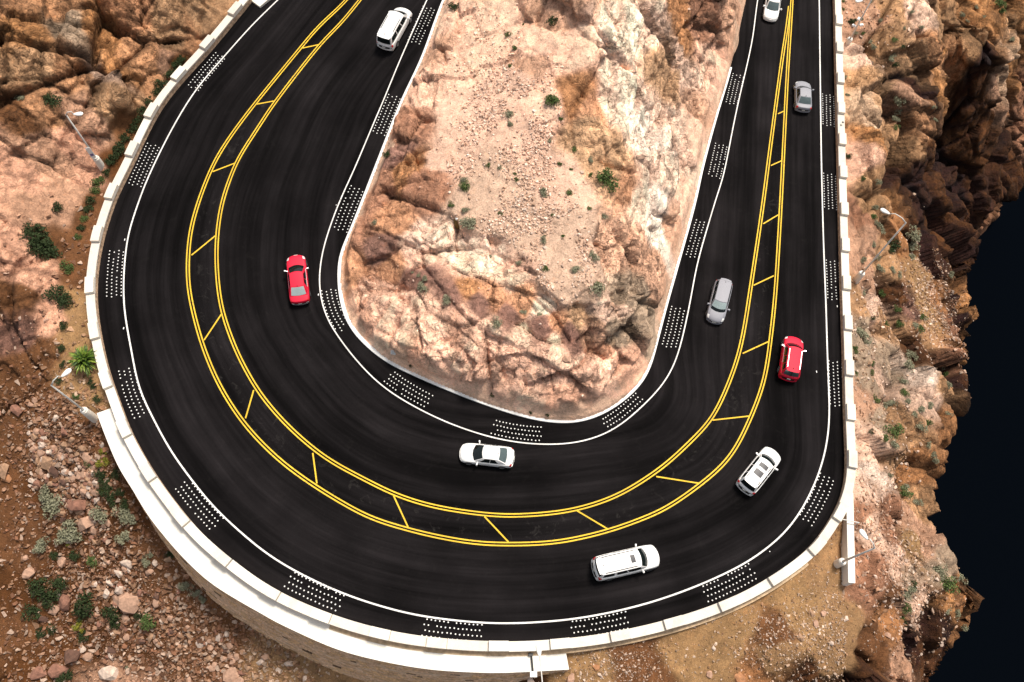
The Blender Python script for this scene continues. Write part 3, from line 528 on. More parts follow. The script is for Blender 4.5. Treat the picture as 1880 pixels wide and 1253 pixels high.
def satur(C, outer):
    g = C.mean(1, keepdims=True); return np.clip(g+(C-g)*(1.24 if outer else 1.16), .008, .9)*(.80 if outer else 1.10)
def seeds_world(rb, seeds, outer=False):
    P = np.array([rb.at(s[0], s[1])[:2] for s in seeds], np.float32); return P, satur(np.array([s[2] for s in seeds], np.float32), outer), np.array([s[3] for s in seeds], np.float32)
def terrain(name, x0, x1, y0, y1, step, rb, SW, keep, zmod, seed, amp=1.0, streaks=(), cw=2.0, scl=1.0, post=None, ck=.72, bex=4.):
    xs = np.arange(x0, x1+step, step); ys = np.arange(y0, y1+step, step); X, Y = np.meshgrid(xs, ys)
    P2 = np.stack([X.ravel(), Y.ravel()], 1).astype(np.float32); nx, ny = len(xs), len(ys)
    z = rb(P2); m, edge, z = zmod(P2, z)                 # m: kept, edge: fade of relief near borders
    Z = z.reshape(ny, nx); gy, gx = np.gradient(Z, step); nr = np.stack([-gx.ravel(), -gy.ravel(), np.ones(nx*ny)], 1); nr /= np.linalg.norm(nr, axis=1)[:, None]
    P = np.stack([P2[:, 0], P2[:, 1], z], 1).astype(np.float32)
    idx = np.nonzero(m)[0]; Pm = P[idx]
    wx = Pm.copy(); wn = np.stack([fbm(Pm, 3.5, seed+31, 4), fbm(Pm, 3.5, seed+41, 4)], 1)*cw
    q = Pm[:, :2]+wn
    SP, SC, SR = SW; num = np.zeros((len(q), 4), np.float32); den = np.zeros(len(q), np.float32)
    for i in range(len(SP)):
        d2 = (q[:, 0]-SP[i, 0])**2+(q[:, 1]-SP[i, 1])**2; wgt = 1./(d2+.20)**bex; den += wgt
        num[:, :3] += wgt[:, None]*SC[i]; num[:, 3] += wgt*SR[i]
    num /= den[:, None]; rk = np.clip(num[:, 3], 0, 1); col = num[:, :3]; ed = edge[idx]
    # fractured relief
    D = np.zeros(len(Pm), np.float32)
    wp = Pm+np.stack([fbm(Pm, 5., seed+51, 3), fbm(Pm, 5., seed+61, 3), fbm(Pm, 5., seed+71, 3)], 1)*.55
    stretch = np.ones(len(Pm), np.float32)
    base = wp.copy()
    crk = np.zeros(len(Pm), np.float32); cid = np.zeros(len(Pm), np.float32)
    def layers(wp):
        D = 0; crk = 0; cid = 0
        for k_, (s_, a_, c_) in enumerate(((5.5, 1.6, .75), (2.2, .85, .36), (.95, .26, .14))):
            f1, ef, fac, idr = cells(wp, s_*scl, seed+int(s_*10))
            cc = np.exp(-(ef/(.06, .085, .12)[k_])**2); D = D+a_*fac*scl-c_*cc; crk = np.maximum(crk, cc*(1., .8, .45)[k_]); cid = cid+(idr-.5)*(.45, .50, .25)[k_]
        return D, crk, cid
    D, crk, cid = layers(wp)
    for (c0, c1, rad, k) in streaks:
        d = np.array(c1)-np.array(c0); Ls = np.linalg.norm(d); d = d/Ls; rel = base[:, :2]-np.array(c0)
        al = np.clip(rel@d, 0, Ls); dist = np.linalg.norm(rel-al[:, None]*d, axis=1); wgt = np.clip(1.6-dist/rad, 0, 1).astype(np.float32)
        jj = np.nonzero(wgt > 0)[0]; w2 = base[jj].copy(); pr = (w2[:, :2]@d)*(1-1/k); w2[:, 0] -= pr*d[0]; w2[:, 1] -= pr*d[1]
        D2, c2, i2 = layers(w2*1.25); g_ = wgt[jj]; D[jj] = D[jj]*(1-g_)+D2*g_*.8; crk[jj] = crk[jj]*(1-g_)+c2*g_*.65; cid[jj] = cid[jj]*(1-g_)+i2*g_
    D *= rk**1.2
    D += fbm(Pm, 6., seed, 3)*.5*(.4+rk) + fbm(Pm, .9, seed+5, 3)*.16 
    D *= ed*amp
    P[idx] += nr[idx]*D[:, None]
    col = col*(1+cid*.50*rk)[:, None]; col *= (1-ck*crk*rk*ed)[:, None]
    if post: col = post(Pm, col, idx)
    c4 = np.ones((nx*ny, 4), np.float32); c4[idx, :3] = np.clip(col, .008, .85)
    ra = np.zeros(nx*ny, np.float32); ra[idx] = rk*ed
    I = np.arange(nx*ny).reshape(ny, nx); Q = np.stack([I[:-1, :-1].ravel(), I[:-1, 1:].ravel(), I[1:, 1:].ravel(), I[1:, :-1].ravel()], 1)
    Q = Q[m[Q].all(1)]; used = np.zeros(nx*ny, bool); used[Q] = True; re = np.cumsum(used)-1
    o = np_mesh(name, P[used], re[Q], ROCK)
    a1 = o.data.attributes.new('tint', 'FLOAT_COLOR', 'POINT'); a1.data.foreach_set('color', c4[used].ravel())
    a2 = o.data.attributes.new('rock', 'FLOAT', 'POINT'); a2.data.foreach_set('value', ra[used])
    tag(o, kind='structure'); return o, P[used], c4[used, :3], ra[used], nr[used]

poly_isl = cKERB[:, :2]; poly_isl_c = poly_isl[::3]
poly_deck = cASPH[:, :2]+nO[:, :2]*.3; poly_deck_c = poly_deck[::3]
ic = [W(px, py, z) for px, py, z in isl_ctrl]+[np.array([*(p[:2]), p[2]+.12]) for p in cKERB[::12]]
rbI = RBF(ic)
def zm_isl(P2, z):
    ins = poly_mask(P2, poly_isl_c); d = poly_dist(P2, poly_isl_c); s = np.where(ins, d, -d)
    t_ = np.clip((s-.45)/.9, 0, 1); z = z+1.3*t_*t_*(3-2*t_)*np.exp(-np.maximum(0, s-1.9)/3.)
    z = np.where(s > .2, z, np.minimum(z, z-.45)); m = s > -.7
    nearR = np.clip((s-.5)/1.2, 0, 1)
    return m, nearR.astype(np.float32), z.astype(np.float32)
st = []
def wl(a_, b_, rad, k): st.append((rbI.at(*a_)[:2], rbI.at(*b_)[:2], rad, k))
wl((1150,-20),(1225,430),7.5,3.2); wl((700,480),(1060,650),3.0,2.4); wl((1080,150),(1130,360),2.5,2.5)
SAND = np.array((.60,.41,.29))
def sand_edge(Pm, col, idx):
    s_ = poly_dist(Pm[:, :2], poly_isl_c)+fbm(Pm, 2.5, 77, 4)*1.5; f = np.clip(1-(s_-.45)/.25, 0, 1)[:, None]*.8; return col*(1-f)+SAND*f
hill = terrain("rocky_hill", -26, 46, 22, 96, .125, rbI, seeds_world(rbI, isl_seed), None, zm_isl, 11, .75, st, .9, 1.45, sand_edge, .40, 4.5)

oc = []
for px, py, h in out_ctrl_rel: oc.append(W(px, py, zr(max(px, 0), py)+h))
for px, py, z in out_ctrl_abs: oc.append(W(px, py, z))
for px, py, z in EDGE: oc.append(W(px, py, z))
i0 = int(np.argmin(((cASPH-RW(204,751))**2).sum(1))); i1 = int(np.argmin(((cASPH-RW(1045,1172))**2).sum(1)))
for i in list(range(0, i0, 12))+list(range(i1+8, len(cASPH), 12)):
    p = cASPH[i]+nO[i]*(PW+.2); oc.append(np.array([p[0], p[1], p[2]-.35]))
rbO = RBF(oc)
E2 = resample(np.array([W(px, py, z) for px, py, z in EDGE]), 1.5)[:, :2]
far = np.array([[160., E2[-1, 1]-10], [200., 60.], [160., E2[0, 1]+15]])
EP = np.vstack([E2, far])
def zm_out(P2, z):
    ins = poly_mask(P2, poly_deck_c); d = poly_dist(P2, poly_deck_c)
    z = np.where(ins, np.minimum(z-.5, -1.3), z)
    m = ~(ins & (d > 1.0)); wet = poly_mask(P2, EP); de = poly_dist(P2, E2)
    dd_ = np.maximum(0, np.where(wet, de, -de)+1.7)
    z = z-5.0*dd_-.25*dd_**1.5; m &= ~(wet & (z < -80)); z = np.maximum(z, -80)
    ed = np.where(ins, 0, np.clip((d-.6)/2.2, .0, 1))*np.clip(1.25-dd_/7., .12, 1); return m, ed.astype(np.float32), z.astype(np.float32)
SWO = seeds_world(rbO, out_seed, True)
left = terrain("rocky_slope", -72, -12, -8, 92, .15, rbO, SWO, None, zm_out, 23, .95, (), 1.8, 1.35)
low = terrain("rocky_terrace", -12.0, 31, -10, 24, .15, rbO, SWO, None, zm_out, 23, .7)
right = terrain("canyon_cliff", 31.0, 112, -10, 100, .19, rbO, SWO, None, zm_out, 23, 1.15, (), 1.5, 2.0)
# water far below
wm, wnt, wb = mat_new("river_water"); wpos = N(wnt, 'ShaderNodeNewGeometry').outputs['Position']
wn_ = N(wnt, 'ShaderNodeTexNoise', i_Scale=.25, i_Detail=8.0, i_Roughness=.6); L(wnt, wpos, wn_.inputs['Vector'])
wb.inputs['Base Color'].default_value = (.0013, .0021, .0036, 1); wb.inputs['Roughness'].default_value = .25; wb.inputs['IOR'].default_value = 1.33; wb.inputs['Specular IOR Level'].default_value = .0
wbp = N(wnt, 'ShaderNodeBump', i_Distance=.3, i_Strength=.12); L(wnt, wn_.outputs[0], wbp.inputs['Height']); L(wnt, wbp.outputs[0], wb.inputs['Normal'])
tag(mesh_obj("river_water", [(-900,-900,-72),(2500,-900,-72),(2500,2500,-72),(-900,2500,-72)], [(0,1,2,3)], wm), kind='structure')

bpy.context.view_layer.update()
DG = bpy.context.evaluated_depsgraph_get()
TERR_O = [hill[0], left[0], low[0], right[0]]
def ground(px, py):
    d = R @ np.array([px-CX, -(py-CY), -F]); d /= np.linalg.norm(d); best = None
    for o in TERR_O:
        ok, loc, nrm, _ = o.ray_cast(Vector(CAM), Vector(d))
        if ok and (best is None or (loc-Vector(CAM)).length < (best[0]-Vector(CAM)).length): best = (loc.copy(), nrm.copy())
    return best
def ground_xy(x, y):
    best = None
    for o in TERR_O:
        ok, loc, nrm, _ = o.ray_cast(Vector((x, y, 80)), Vector((0, 0, -1)))
        if ok and (best is None or loc.z > best.z): best = loc.copy()
    return best

# ------------------------------------------------------------------ straight concrete beam and small fixtures, lower right
def qbox(name, q, z0, z1, mat, parent=None):
    V = [(p[0], p[1], z0) for p in q]+[(p[0], p[1], z1) for p in q]
    return mesh_obj(name, V, [(3,2,1,0),(4,5,6,7),(0,1,5,4),(1,2,6,5),(2,3,7,6),(3,0,4,7)], mat, parent)
q = [W(1557.8, 1070, .35), W(1570.3, 1071, .35), W(1566.5, 905, .35), W(1553.5, 905, .35)]
tag(qbox("concrete_beam", q, -2.0, .35, CONC2), "long straight white concrete beam running down from the parapet at lower right", "beam")
p0, p1 = W(1547, 954, .75), W(1577, 960, .75); m_ = MB(); m_.tube([p0, p1], .05); m_.tube([p1, p1-np.array([0, 0, 2.0])], .05)
tag(m_.build("pipe_rail", POLE), "thin pale pipe rail crossing over the straight white beam", "rail")
pp = empty("drain_pipe", tuple(RW(975, 1202, .1))); tag(pp, "thin black pipe lying across the white slab with a small white box at its end", "pipe")
a_, b_ = RW(975.5, 1202, .12), RW(978.8, 1236, .12); off = Vector(tuple(RW(975, 1202, .1)))
m_ = MB(); m_.tube([Vector(a_)-off, Vector(b_)-off], .07, 8); m_.box(Vector(a_)-off+Vector((-.05, 0, .05)), (.36, .22, .16)); m_.build("pipe", BLACK, pp)
m_ = MB(); m_.box(Vector(RW(979.5, 1238.5, .1))-off, (.55, .42, .3)); m_.build("junction_box", WHITEP, pp)

# ------------------------------------------------------------------ street lamps
def lamp(base, z0, ztop_px, h, head_px, ped_h, label, extra=None):
    b = W(*base, z0); top = np.array([b[0], b[1], z0+h]); hd = W(*head_px, z0+h+.15)
    g = ground_xy(b[0], b[1]); zb = min(g.z if g else z0, z0)-.2
    o = empty("street_lamp", tuple(b)); tag(o, label, "street lamp", "white street lamps along the outside of the parapet"); B = Vector(tuple(b))
    m_ = MB(); hh = z0-zb
    m_.tube([(0,0,-hh),(0,0,ped_h*.97),(0,0,ped_h)], [.37,.32,.29], 20); m_.build("pedestal", CONC, o, False)
    m_ = MB(); m_.tube([(0,0,ped_h),(0,0,ped_h+.12)], [.26,.26], 14); m_.build("base_flange", POLE, o)
    m_ = MB(); m_.tube([(0,0,ped_h+.1),(0,0,h*.5),(0,0,h)], [.105,.085,.06], 12); m_.build("pole", POLE, o, True)
    dv = Vector(hd-top); m_ = MB(); n = dv.normalized(); Lh = .95
    m_.tube([(0,0,h-.05), Vector((0,0,h))+dv*.25+Vector((0,0,.28)), Vector((0,0,h))+dv*.6+Vector((0,0,.34)), Vector((0,0,h))+dv-n*Lh*.5], [.06,.05,.045,.045], 8); m_.build("arm", POLE, o, True)
    c = Vector((0,0,h))+dv; m_ = MB(); prof = [(-.5,.02),(-.46,.09),(-.3,.15),(-.05,.21),(.2,.235),(.36,.20),(.46,.12),(.5,.02)]; V = []; s_ = n.cross(Vector((0,0,1))).normalized(); u = s_.cross(n)
    for x, r_ in prof:
        for k in range(12):
            q = 2*math.pi*k/12; V.append(c+n*x*Lh+s_*r_*math.cos(q)+u*r_*.55*math.sin(q))
    m_.add(V, [(i*12+k, i*12+(k+1) % 12, (i+1)*12+(k+1) % 12, (i+1)*12+k) for i in range(7) for k in range(12)]); m_.build("lamp_head", LAMPW, o, True)
    if extra == 'sign':
        m_ = MB(); m_.box((.0, -.2, ped_h+1.0), (.42, .04, 1.5), .3); s2 = m_.build("sign_plate", LAMPW, o)
        m_ = MB(); m_.box((.0, -.225, ped_h+.72), (.3, .02, .3), .3); m_.build("plate_marking", plain("violet_print", (.16,.14,.30), .6), s2)
    if extra == 'cam':
        for (dx, dy, dz) in ((-.35,.1,3.1),(.3,-.2,3.5),(-.1,.35,3.9)):
            m_ = MB(); m_.box((dx, dy, dz), (.42, .24, .2), rng.uniform(0, 3)); m_.tube([(0,0,dz-.1),(dx,dy,dz)], .03); m_.build("floodlight", LAMPW, o)
    return o
ZL = zr(200, 310); ZL2 = zr(190, 760)
lamp((188,308), ZL-.5, None, 7.6, (143.5,209.7), 1.5, "street lamp at upper left with a small sign plate on its pole", 'sign')
lamp((166,763), ZL2-.6, None, 7.0, (121.5,685), 1.3, "street lamp beside the end of the white slab near the green yucca")
lamp((1535,1036.5), -1.0, None, 7.4, (1586,981.5), 1.4, "street lamp on bare ground between the curved parapet and white beam")
lamp((1568,519), -1.6, None, 11.0, (1625,388.5), 1.9, "tallest street lamp, behind the right parapet, its head over the dark cliff")
lamp((1553,86), -.8, None, 7.0, (1577,2), 1.2, "street lamp with floodlights on its pole behind the right parapet near the top", 'cam')
lamp((984,1286), -4.2, None, 8.5, (989.5,1193), 1.4, "street lamp at bottom centre with its white head hanging over the parapet")

# ------------------------------------------------------------------ cars
TYRE = plain("tyre_rubber", (.015,.015,.016), .85, var=.1); RIM = plain("alloy_rim", (.65,.65,.66), .3, .8, var=.03)
GLASS = plain("dark_car_glass", (.006,.010,.010), .06, var=.05, spec=.45); GLASSP = plain("sky_reflection_glass", (.66,.78,.73), .16, .7, var=.1, scale=1.5)  # GLASSP: pale mint base colour stands in for the reflected bright sky
GLASSM = plain("smoked_glass", (.12,.16,.16), .1, .55, var=.1)
TRIM = plain("black_trim", (.012,.012,.013), .5); CHROME = plain("chrome", (.75,.75,.76), .38, .9, var=.02); TAIL = plain("tail_lamp_red", (.50,.010,.015), .2, coat=.5); HEADL = plain("head_lamp_clear", (.72,.73,.72), .15, coat=.6)
PLATE = plain("number_plate", (.75,.74,.68), .5); SROOF = plain("roof_window_glass", (.018,.020,.030), .35, .0, spec=.2)
P_WHITE = plain("white_car_paint", (.80,.80,.79), .45, coat=.25, var=.01); P_RED = plain("red_car_paint", (.62,.010,.040), .6, .0, coat=0, spec=.3, var=.04); P_SILV = plain("silver_car_paint", (.25,.255,.285), .55, .0, coat=0, var=.02); P_GREY = plain("grey_silver_car_paint", (.24,.245,.28), .55, .0, coat=0, var=.02)
KIND = dict(
 sedan=dict(W=1.84,Hh=1.46,cowl=.245,rf=.43,rr=.71,rb=.875,hood=.80,belt=.94,deck=.98,wt=.66,nose=.58,tail=.78),
 suv=dict(W=1.92,Hh=1.76,cowl=.22,rf=.37,rr=.90,rb=.965,hood=1.0,belt=1.10,deck=1.08,wt=.70,nose=.74,tail=.95),
 hatch=dict(W=1.82,Hh=1.62,cowl=.22,rf=.39,rr=.91,rb=.97,hood=.90,belt=1.0,deck=.98,wt=.67,nose=.66,tail=.86),
 van=dict(W=2.0,Hh=1.76,cowl=.15,rf=.305,rr=.915,rb=.975,hood=.92,belt=1.02,deck=1.0,wt=.80,nose=.66,tail=.86),
 large=dict(W=2.02,Hh=1.95,cowl=.215,rf=.335,rr=.935,rb=.97,hood=1.12,belt=1.24,deck=1.2,wt=.76,nose=.86,tail=1.05))
def car(name, label, kind, fpx, rpx, paint, Lc=None, zf=.7, zb=.7, opt=()):
    K = KIND[kind]; zr_ = zr(*fpx); A = RW(*fpx, zf); Bk = RW(*rpx, zb); d = (A-Bk); hd = math.atan2(d[1], d[0]); Lc = Lc or float(np.hypot(d[0], d[1]))
    c = (A+Bk)/2
    if 'front_anchor' in opt: c = A-np.array([math.cos(hd), math.sin(hd), 0])*Lc/2
    z0 = road_z(c[0], c[1]); zA = road_z(c[0]+math.cos(hd), c[1]+math.sin(hd)); zB = road_z(c[0]-math.cos(hd), c[1]-math.sin(hd))
    zA = zA if zA is not None else z0; zB = zB if zB is not None else z0
    side = Vector((-math.sin(hd), math.cos(hd), 0)); zl = road_z(c[0]+side.x, c[1]+side.y) or z0; zr2 = road_z(c[0]-side.x, c[1]-side.y) or z0
    root = empty(name, (c[0], c[1], z0+.02)); tag(root, label, 'car', 'cars driving round the hairpin')
    fw = Vector((math.cos(hd)*2, math.sin(hd)*2, zA-zB)).normalized(); lf = Vector((side.x*2, side.y*2, zl-zr2)).normalized(); u = fw.cross(lf).normalized(); lf = u.cross(fw)
    root.matrix_world = Matrix(((fw.x, lf.x, u.x, c[0]), (fw.y, lf.y, u.y, c[1]), (fw.z, lf.z, u.z, z0+.015), (0, 0, 0, 1)))
    w_ = K['W']/2; hL = Lc/2
    def top(s):
        pts = [(0,K['nose']-.10),(.008,K['nose']),(.05,K['hood']-.12),(.12,K['hood']-.03),(K['cowl'],K['hood']+.06),(K['rf'],K['belt']),(K['rb']-.03,K['belt']+.02),(min(K['rb']+.01,.985),K['deck']),(.985,K['deck']-.05),(.995,K['tail']),(1,K['tail']-.1)]
        return float(np.interp(s, [p[0] for p in pts], [p[1] for p in pts]))
    def wid(s): return w_*float(np.interp(s, [0,.02,.06,.14,.25,.8,.9,.96,.99,1], [.86,.91,.95,.98,.99,1,.98,.955,.92,.90]))
    bow_f, bow_r = .26, .16
    def B(s, t, y_):                      # s along, t 0 centre top .. 1 sill, y_ side
        tp = top(s); ww = wid(s)
        pts = [(0,0,tp+.035),(.30,.55,tp+.02),(.45,.84,tp-.015),(.55,.955,tp-.07),(.65,.985,tp-.16),(.8,1.0,max(.5,tp*.62)),(.93,.985,.34),(1,.95,.24)]
        T = [p[0] for p in pts]; yy = float(np.interp(t, T, [p[1] for p in pts])); z = float(np.interp(t, T, [p[2] for p in pts]))
        x = hL-s*Lc; k = max(0, 1-s/.3)**1.0; kr = max(0, (s-.82)/.18)
        x += (-bow_f*k+bow_r*kr)*(yy**2.2); return Vector((x, y_*yy*ww, z))
    Ss = [0,.004,.012,.03,.055,.085,.12,.16,.2,.25,.3,.37,.45,.55,.65,.74,.82,.88,.92,.95,.97,.985,.993,.998,1]; Ts = [0,.16,.30,.38,.45,.5,.55,.6,.65,.72,.8,.88,.93,1]
    V = []; Fc = []; row = [(t, -1) for t in Ts[::-1]]+[(t, 1) for t in Ts[1:]]; k = len(row)
    for s in Ss:
        for t, y_ in row: V.append(B(s, t, y_))
    for i in range(len(Ss)-1):
        for j in range(k-1): Fc.append((i*k+j, i*k+j+1, (i+1)*k+j+1, (i+1)*k+j))
    Fc += [tuple(range(k)), tuple((len(Ss)-1)*k+j for j in range(k))[::-1]]
    body = mesh_obj("body", V, Fc, paint, root, True)
    def patch(nm, s0, s1, t0, t1, y_, mat, off=.008, n=5, parent=body):
        V = []; 
        for i in range(n+1):
            for j in range(n+1):
                s, t = s0+(s1-s0)*i/n, t0+(t1-t0)*j/n; p = B(s, t, y_); e_ = .004
                du = B(min(1, s+e_), t, y_)-B(max(0, s-e_), t, y_); dv = B(s, min(1, t+e_), y_)-B(s, max(0, t-e_), y_); nn = du.cross(dv)
                if nn.length > 1e-9: nn.normalize()
                else: nn = Vector((0,0,1))
                if nn.dot(p-Vector((0,0,.45))) < 0: nn = -nn
                V.append(p+nn*off)
        return mesh_obj(nm, V, [(i*(n+1)+j, i*(n+1)+j+1, (i+1)*(n+1)+j+1, (i+1)*(n+1)+j) for i in range(n) for j in range(n)], mat, parent, True)
    # greenhouse
    xc, xrf, xrr, xb = (hL-K[q]*Lc for q in ('cowl','rf','rr','rb')); zt = K['Hh']; wb = w_*.90; wt = w_*K['wt']; zc = K['hood']+.04; zbk = K['deck']-.0
    bf, bt, rb_, rt_ = .26, .13, .12, .07
    def xfront(y, v): a_ = xc+.0-bf*(y*y)+.10; b_ = xrf-bt*y*y+.05; return a_*(1-v)+b_*v
    def xrear(y, v): a_ = xb+rb_*y*y-.05; b_ = xrr+rt_*y*y-.03; return a_*(1-v)+b_*v
    def hw(x, v):                        # half width, waisted towards the ends
        f = (x-xb)/(xc-xb); g_ = 1-.10*max(0, (f-.72)/.28)**1.5-.07*max(0, (.22-f)/.22)**1.5; return (wb*(1-v)+wt*v)*g_
    def Sf(u_, v): 
        x = xfront(u_, v); y = u_*hw(xfront(1, v), v); z = zc*(1-v)+(zt-.02)*v+.03*math.sin(math.pi*v)+.03*(1-u_*u_)*v; return Vector((x, y, z))
    def Sr(u_, v):
        x = xrear(u_, v); y = u_*hw(xrear(1, v), v); z = zbk*(1-v)+(zt-.03)*v+.03*math.sin(math.pi*v)+.03*(1-u_*u_)*v; return Vector((x, y, z))
    def Sd(u_, v, sgn):
        x0 = xrear(1, v); x1 = xfront(1, v); x = x0+(x1-x0)*u_; zb_ = zbk*(1-u_)+zc*u_; zb_ = max(zb_, K['belt']-.02) if .1 < u_ < .9 else zb_
        zt_ = zt-.03+.01*u_+.03*math.sin(math.pi*u_); y = sgn*(hw(x, v)+.025*math.sin(math.pi*v)); return Vector((x, y, zb_*(1-v)+zt_*v))
    def Rf(u_, v): 
        x0, x1 = xrear(u_, 1), xfront(u_, 1); x = x0+(x1-x0)*v; y = u_*hw(xrear(1, 1)+(xfront(1, 1)-xrear(1, 1))*v, 1)
        return Vector((x, y, zt-.03+.01*v+.03*math.sin(math.pi*v)+.035*(1-u_*u_)))
    def grid(fn, u0, u1, v0, v1, nu, nv, off=0.0, ctr=Vector((0,0,.8))):
        V = []
        for i in range(nu+1):
            for j in range(nv+1):
                u_, v = u0+(u1-u0)*i/nu, v0+(v1-v0)*j/nv; p = fn(u_, v)
                if off:
                    du = fn(u_+.01, v)-fn(u_-.01, v); dv = fn(u_, v+.01)-fn(u_, v-.01); nn = du.cross(dv).normalized()
                    if nn.dot(p-ctr) < 0: nn = -nn
                    p = p+nn*off
                V.append(p)
        return V, [(i*(nv+1)+j, i*(nv+1)+j+1, (i+1)*(nv+1)+j+1, (i+1)*(nv+1)+j) for i in range(nu) for j in range(nv)]
    m_ = MB(); m_.add(*grid(Sf, -1, 1, -.12, 1, 12, 5)); m_.add(*grid(Sr, -1, 1, -.12, 1, 12, 5))
    for sg in (-1, 1): m_.add(*grid(lambda a_, b_: Sd(a_, b_, sg), 0, 1, -.1, 1, 14, 5))
    m_.build("cabin_frame", paint, root, True)
    m_ = MB(); m_.add(*grid(Rf, -1, 1, 0, 1, 10, 12)); m_.build("roof", paint, root, True)
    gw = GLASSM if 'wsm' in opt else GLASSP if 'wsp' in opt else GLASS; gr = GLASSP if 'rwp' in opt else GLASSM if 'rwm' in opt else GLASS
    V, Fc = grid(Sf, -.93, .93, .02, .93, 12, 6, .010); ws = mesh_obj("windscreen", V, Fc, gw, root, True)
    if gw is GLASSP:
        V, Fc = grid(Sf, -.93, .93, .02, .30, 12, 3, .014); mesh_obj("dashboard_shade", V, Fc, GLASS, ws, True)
    m_ = MB(); V, Fc = grid(Sf, -.84, -.05, .00, .035, 6, 1, .022); m_.add(V, Fc); V, Fc = grid(Sf, .02, .8, .00, .035, 6, 1, .022); m_.add(V, Fc); m_.build("wiper", TRIM, ws)
    V, Fc = grid(Sr, -.88, .88, .10, .92, 10, 5, .010); rwin = mesh_obj("rear_window", V, Fc, gr, root, True)
    if 'rwiper' in opt:
        V, Fc = grid(Sr, -.10, .10, .08, .9, 1, 2, .016); mesh_obj("rear_wiper", V, Fc, TRIM, rwin)
    wins = dict(sedan=[(.22,.50),(.525,.86)], suv=[(.05,.27),(.30,.57),(.60,.93)], hatch=[(.08,.26),(.29,.57),(.60,.92)], van=[(.05,.33),(.36,.63),(.66,.93)], large=[(.05,.30),(.36,.60),(.63,.94)])[kind]
    for sg in (-1, 1):
        for a_, b_ in wins:
            V, Fc = grid(lambda x_, y_: Sd(x_, y_, sg), a_, b_, .10, .90, 6, 4, .010); mesh_obj("side_window", V, Fc, GLASS, root, True)
        # mirrors
        m_ = MB(); p = Sd(.90, .02, sg); m_.tube([p, p+Vector((0, sg*.16, .02))], .035, 6); m_.box(p+Vector((.02, sg*.24, .05)), (.14, .24, .17), sg*-.25, .8); m_.build("wing_mirror", CHROME if 'chrome' in opt else paint, root)
        for s in ((.47, .66) if kind != 'van' else (.42,)):
            patch("door_handle", s, s+.045, .60, .625, sg, CHROME if 'chrome' in opt else paint, .03, 1)
        if 'chromeline' in opt: patch("window_trim", .34, .70, .485, .515, sg, CHROME, .02, 6)
        patch("head_lamp", .012, .085, .40, .60, sg, HEADL, .010); patch("tail_lamp", .955, .994, .42, .72, sg, TAIL, .012)
        patch("door_seam", .335, .340, .56, .95, sg, TRIM, .003, 3); patch("door_seam", .555, .560, .56, .95, sg, TRIM, .003, 3)
        patch("bonnet_seam", .03, K['cowl']-.01, .41, .418, sg, TRIM, .003, 4)
    wr = {'sedan': .33, 'hatch': .34, 'van': .34, 'suv': .37, 'large': .40}[kind]
    for sx in (.185, .80):
        for sg in (-1, 1):
            x = hL-sx*Lc; y = sg*(w_-.10); m_ = MB(); n = 20; V = []; rings = [(-.11,wr*.97),(-.08,wr),(.10,wr),(.13,wr*.96),(.135,wr*.70)]
            for yo, r_ in rings:
                for q in range(n): V.append((r_*math.cos(q*2*math.pi/n), sg*yo, r_*math.sin(q*2*math.pi/n)))
            m_.add(V, [(i*n+q, i*n+(q+1) % n, (i+1)*n+(q+1) % n, (i+1)*n+q) for i in range(4) for q in range(n)]); wh = m_.build("wheel", TYRE, root, True); wh.location = (x, y, wr)
            m_ = MB(); V = [(0, sg*.115, 0)]+[(wr*.70*math.cos(q*2*math.pi/n)*(1 if q % 4 else .9), sg*.137, wr*.70*math.sin(q*2*math.pi/n)*(1 if q % 4 else .9)) for q in range(n)]
            m_.add(V, [(0, 1+q, 1+(q+1) % n) for q in range(n)]); m_.build("rim", RIM, wh)
    # nose and tail furniture
    def endbox(nm, s_end, y, z, dim, mat, out=.02):
        x = (hL if s_end == 0 else -hL); bw = (-bow_f if s_end == 0 else bow_r)*abs(y/w_)**2.2; m_ = MB(); m_.box((x+bw+(out if s_end == 0 else -out), y, z), dim); return m_.build(nm, mat, body)
    endbox("front_plate", 0, 0, .42, (.03,.34,.16), PLATE); endbox("rear_plate", 1, 0, K['tail']-.22, (.03,.34,.16), PLATE)
    def arcbar(nm, s_end, z, hgt, yext, mat, out=.03):
        V = []; n = 10
        for i in range(n+1):
            yy = -yext+2*yext*i/n; f = abs(yy)
            x = (hL-bow_f*f**2.2+out) if s_end == 0 else (-hL+bow_r*f**2.2-out)
            sg = 1 if s_end == 0 else -1
            for (dx, dz) in ((-.10*sg, hgt/2),(0, hgt/2),(0, -hgt/2),(-.10*sg, -hgt/2)): V.append((x+dx, yy*w_*.86, z+dz))
        Fc = [(i*4+j, i*4+(j+1) % 4, (i+1)*4+(j+1) % 4, (i+1)*4+j) for i in range(n) for j in range(4)]+[(0,1,2,3),(n*4+3,n*4+2,n*4+1,n*4)]
        return mesh_obj(nm, V, Fc, mat, body)
    arcbar("front_grille", 0, K['nose']-.20, .16, .55, TRIM, .012); arcbar("front_bumper", 0, .34, .20, .98, paint, .05)
    arcbar("rear_bumper", 1, .45, .22, .98, CHROME if 'chromebumper' in opt else paint, .07)
    arcbar("bumper_step", 1, .565, .02, .70, TRIM, .06)
    if kind != 'sedan' or 'spoiler' in opt:
        V = [Rf(u_, v) + Vector((-.0, 0, .012)) for u_ in np.linspace(-.9, .9, 7) for v in (-.06, .03)]
        mesh_obj("roof_spoiler", V, [(2*i, 2*i+1, 2*i+3, 2*i+2) for i in range(6)], paint, root)
    p = Rf(0, .09 if kind != 'sedan' else .05); m_ = MB(); m_.box(p+Vector((0, 0, .05)), (.16, .045, .10), 0, .35); m_.build("roof_antenna", TRIM, root)
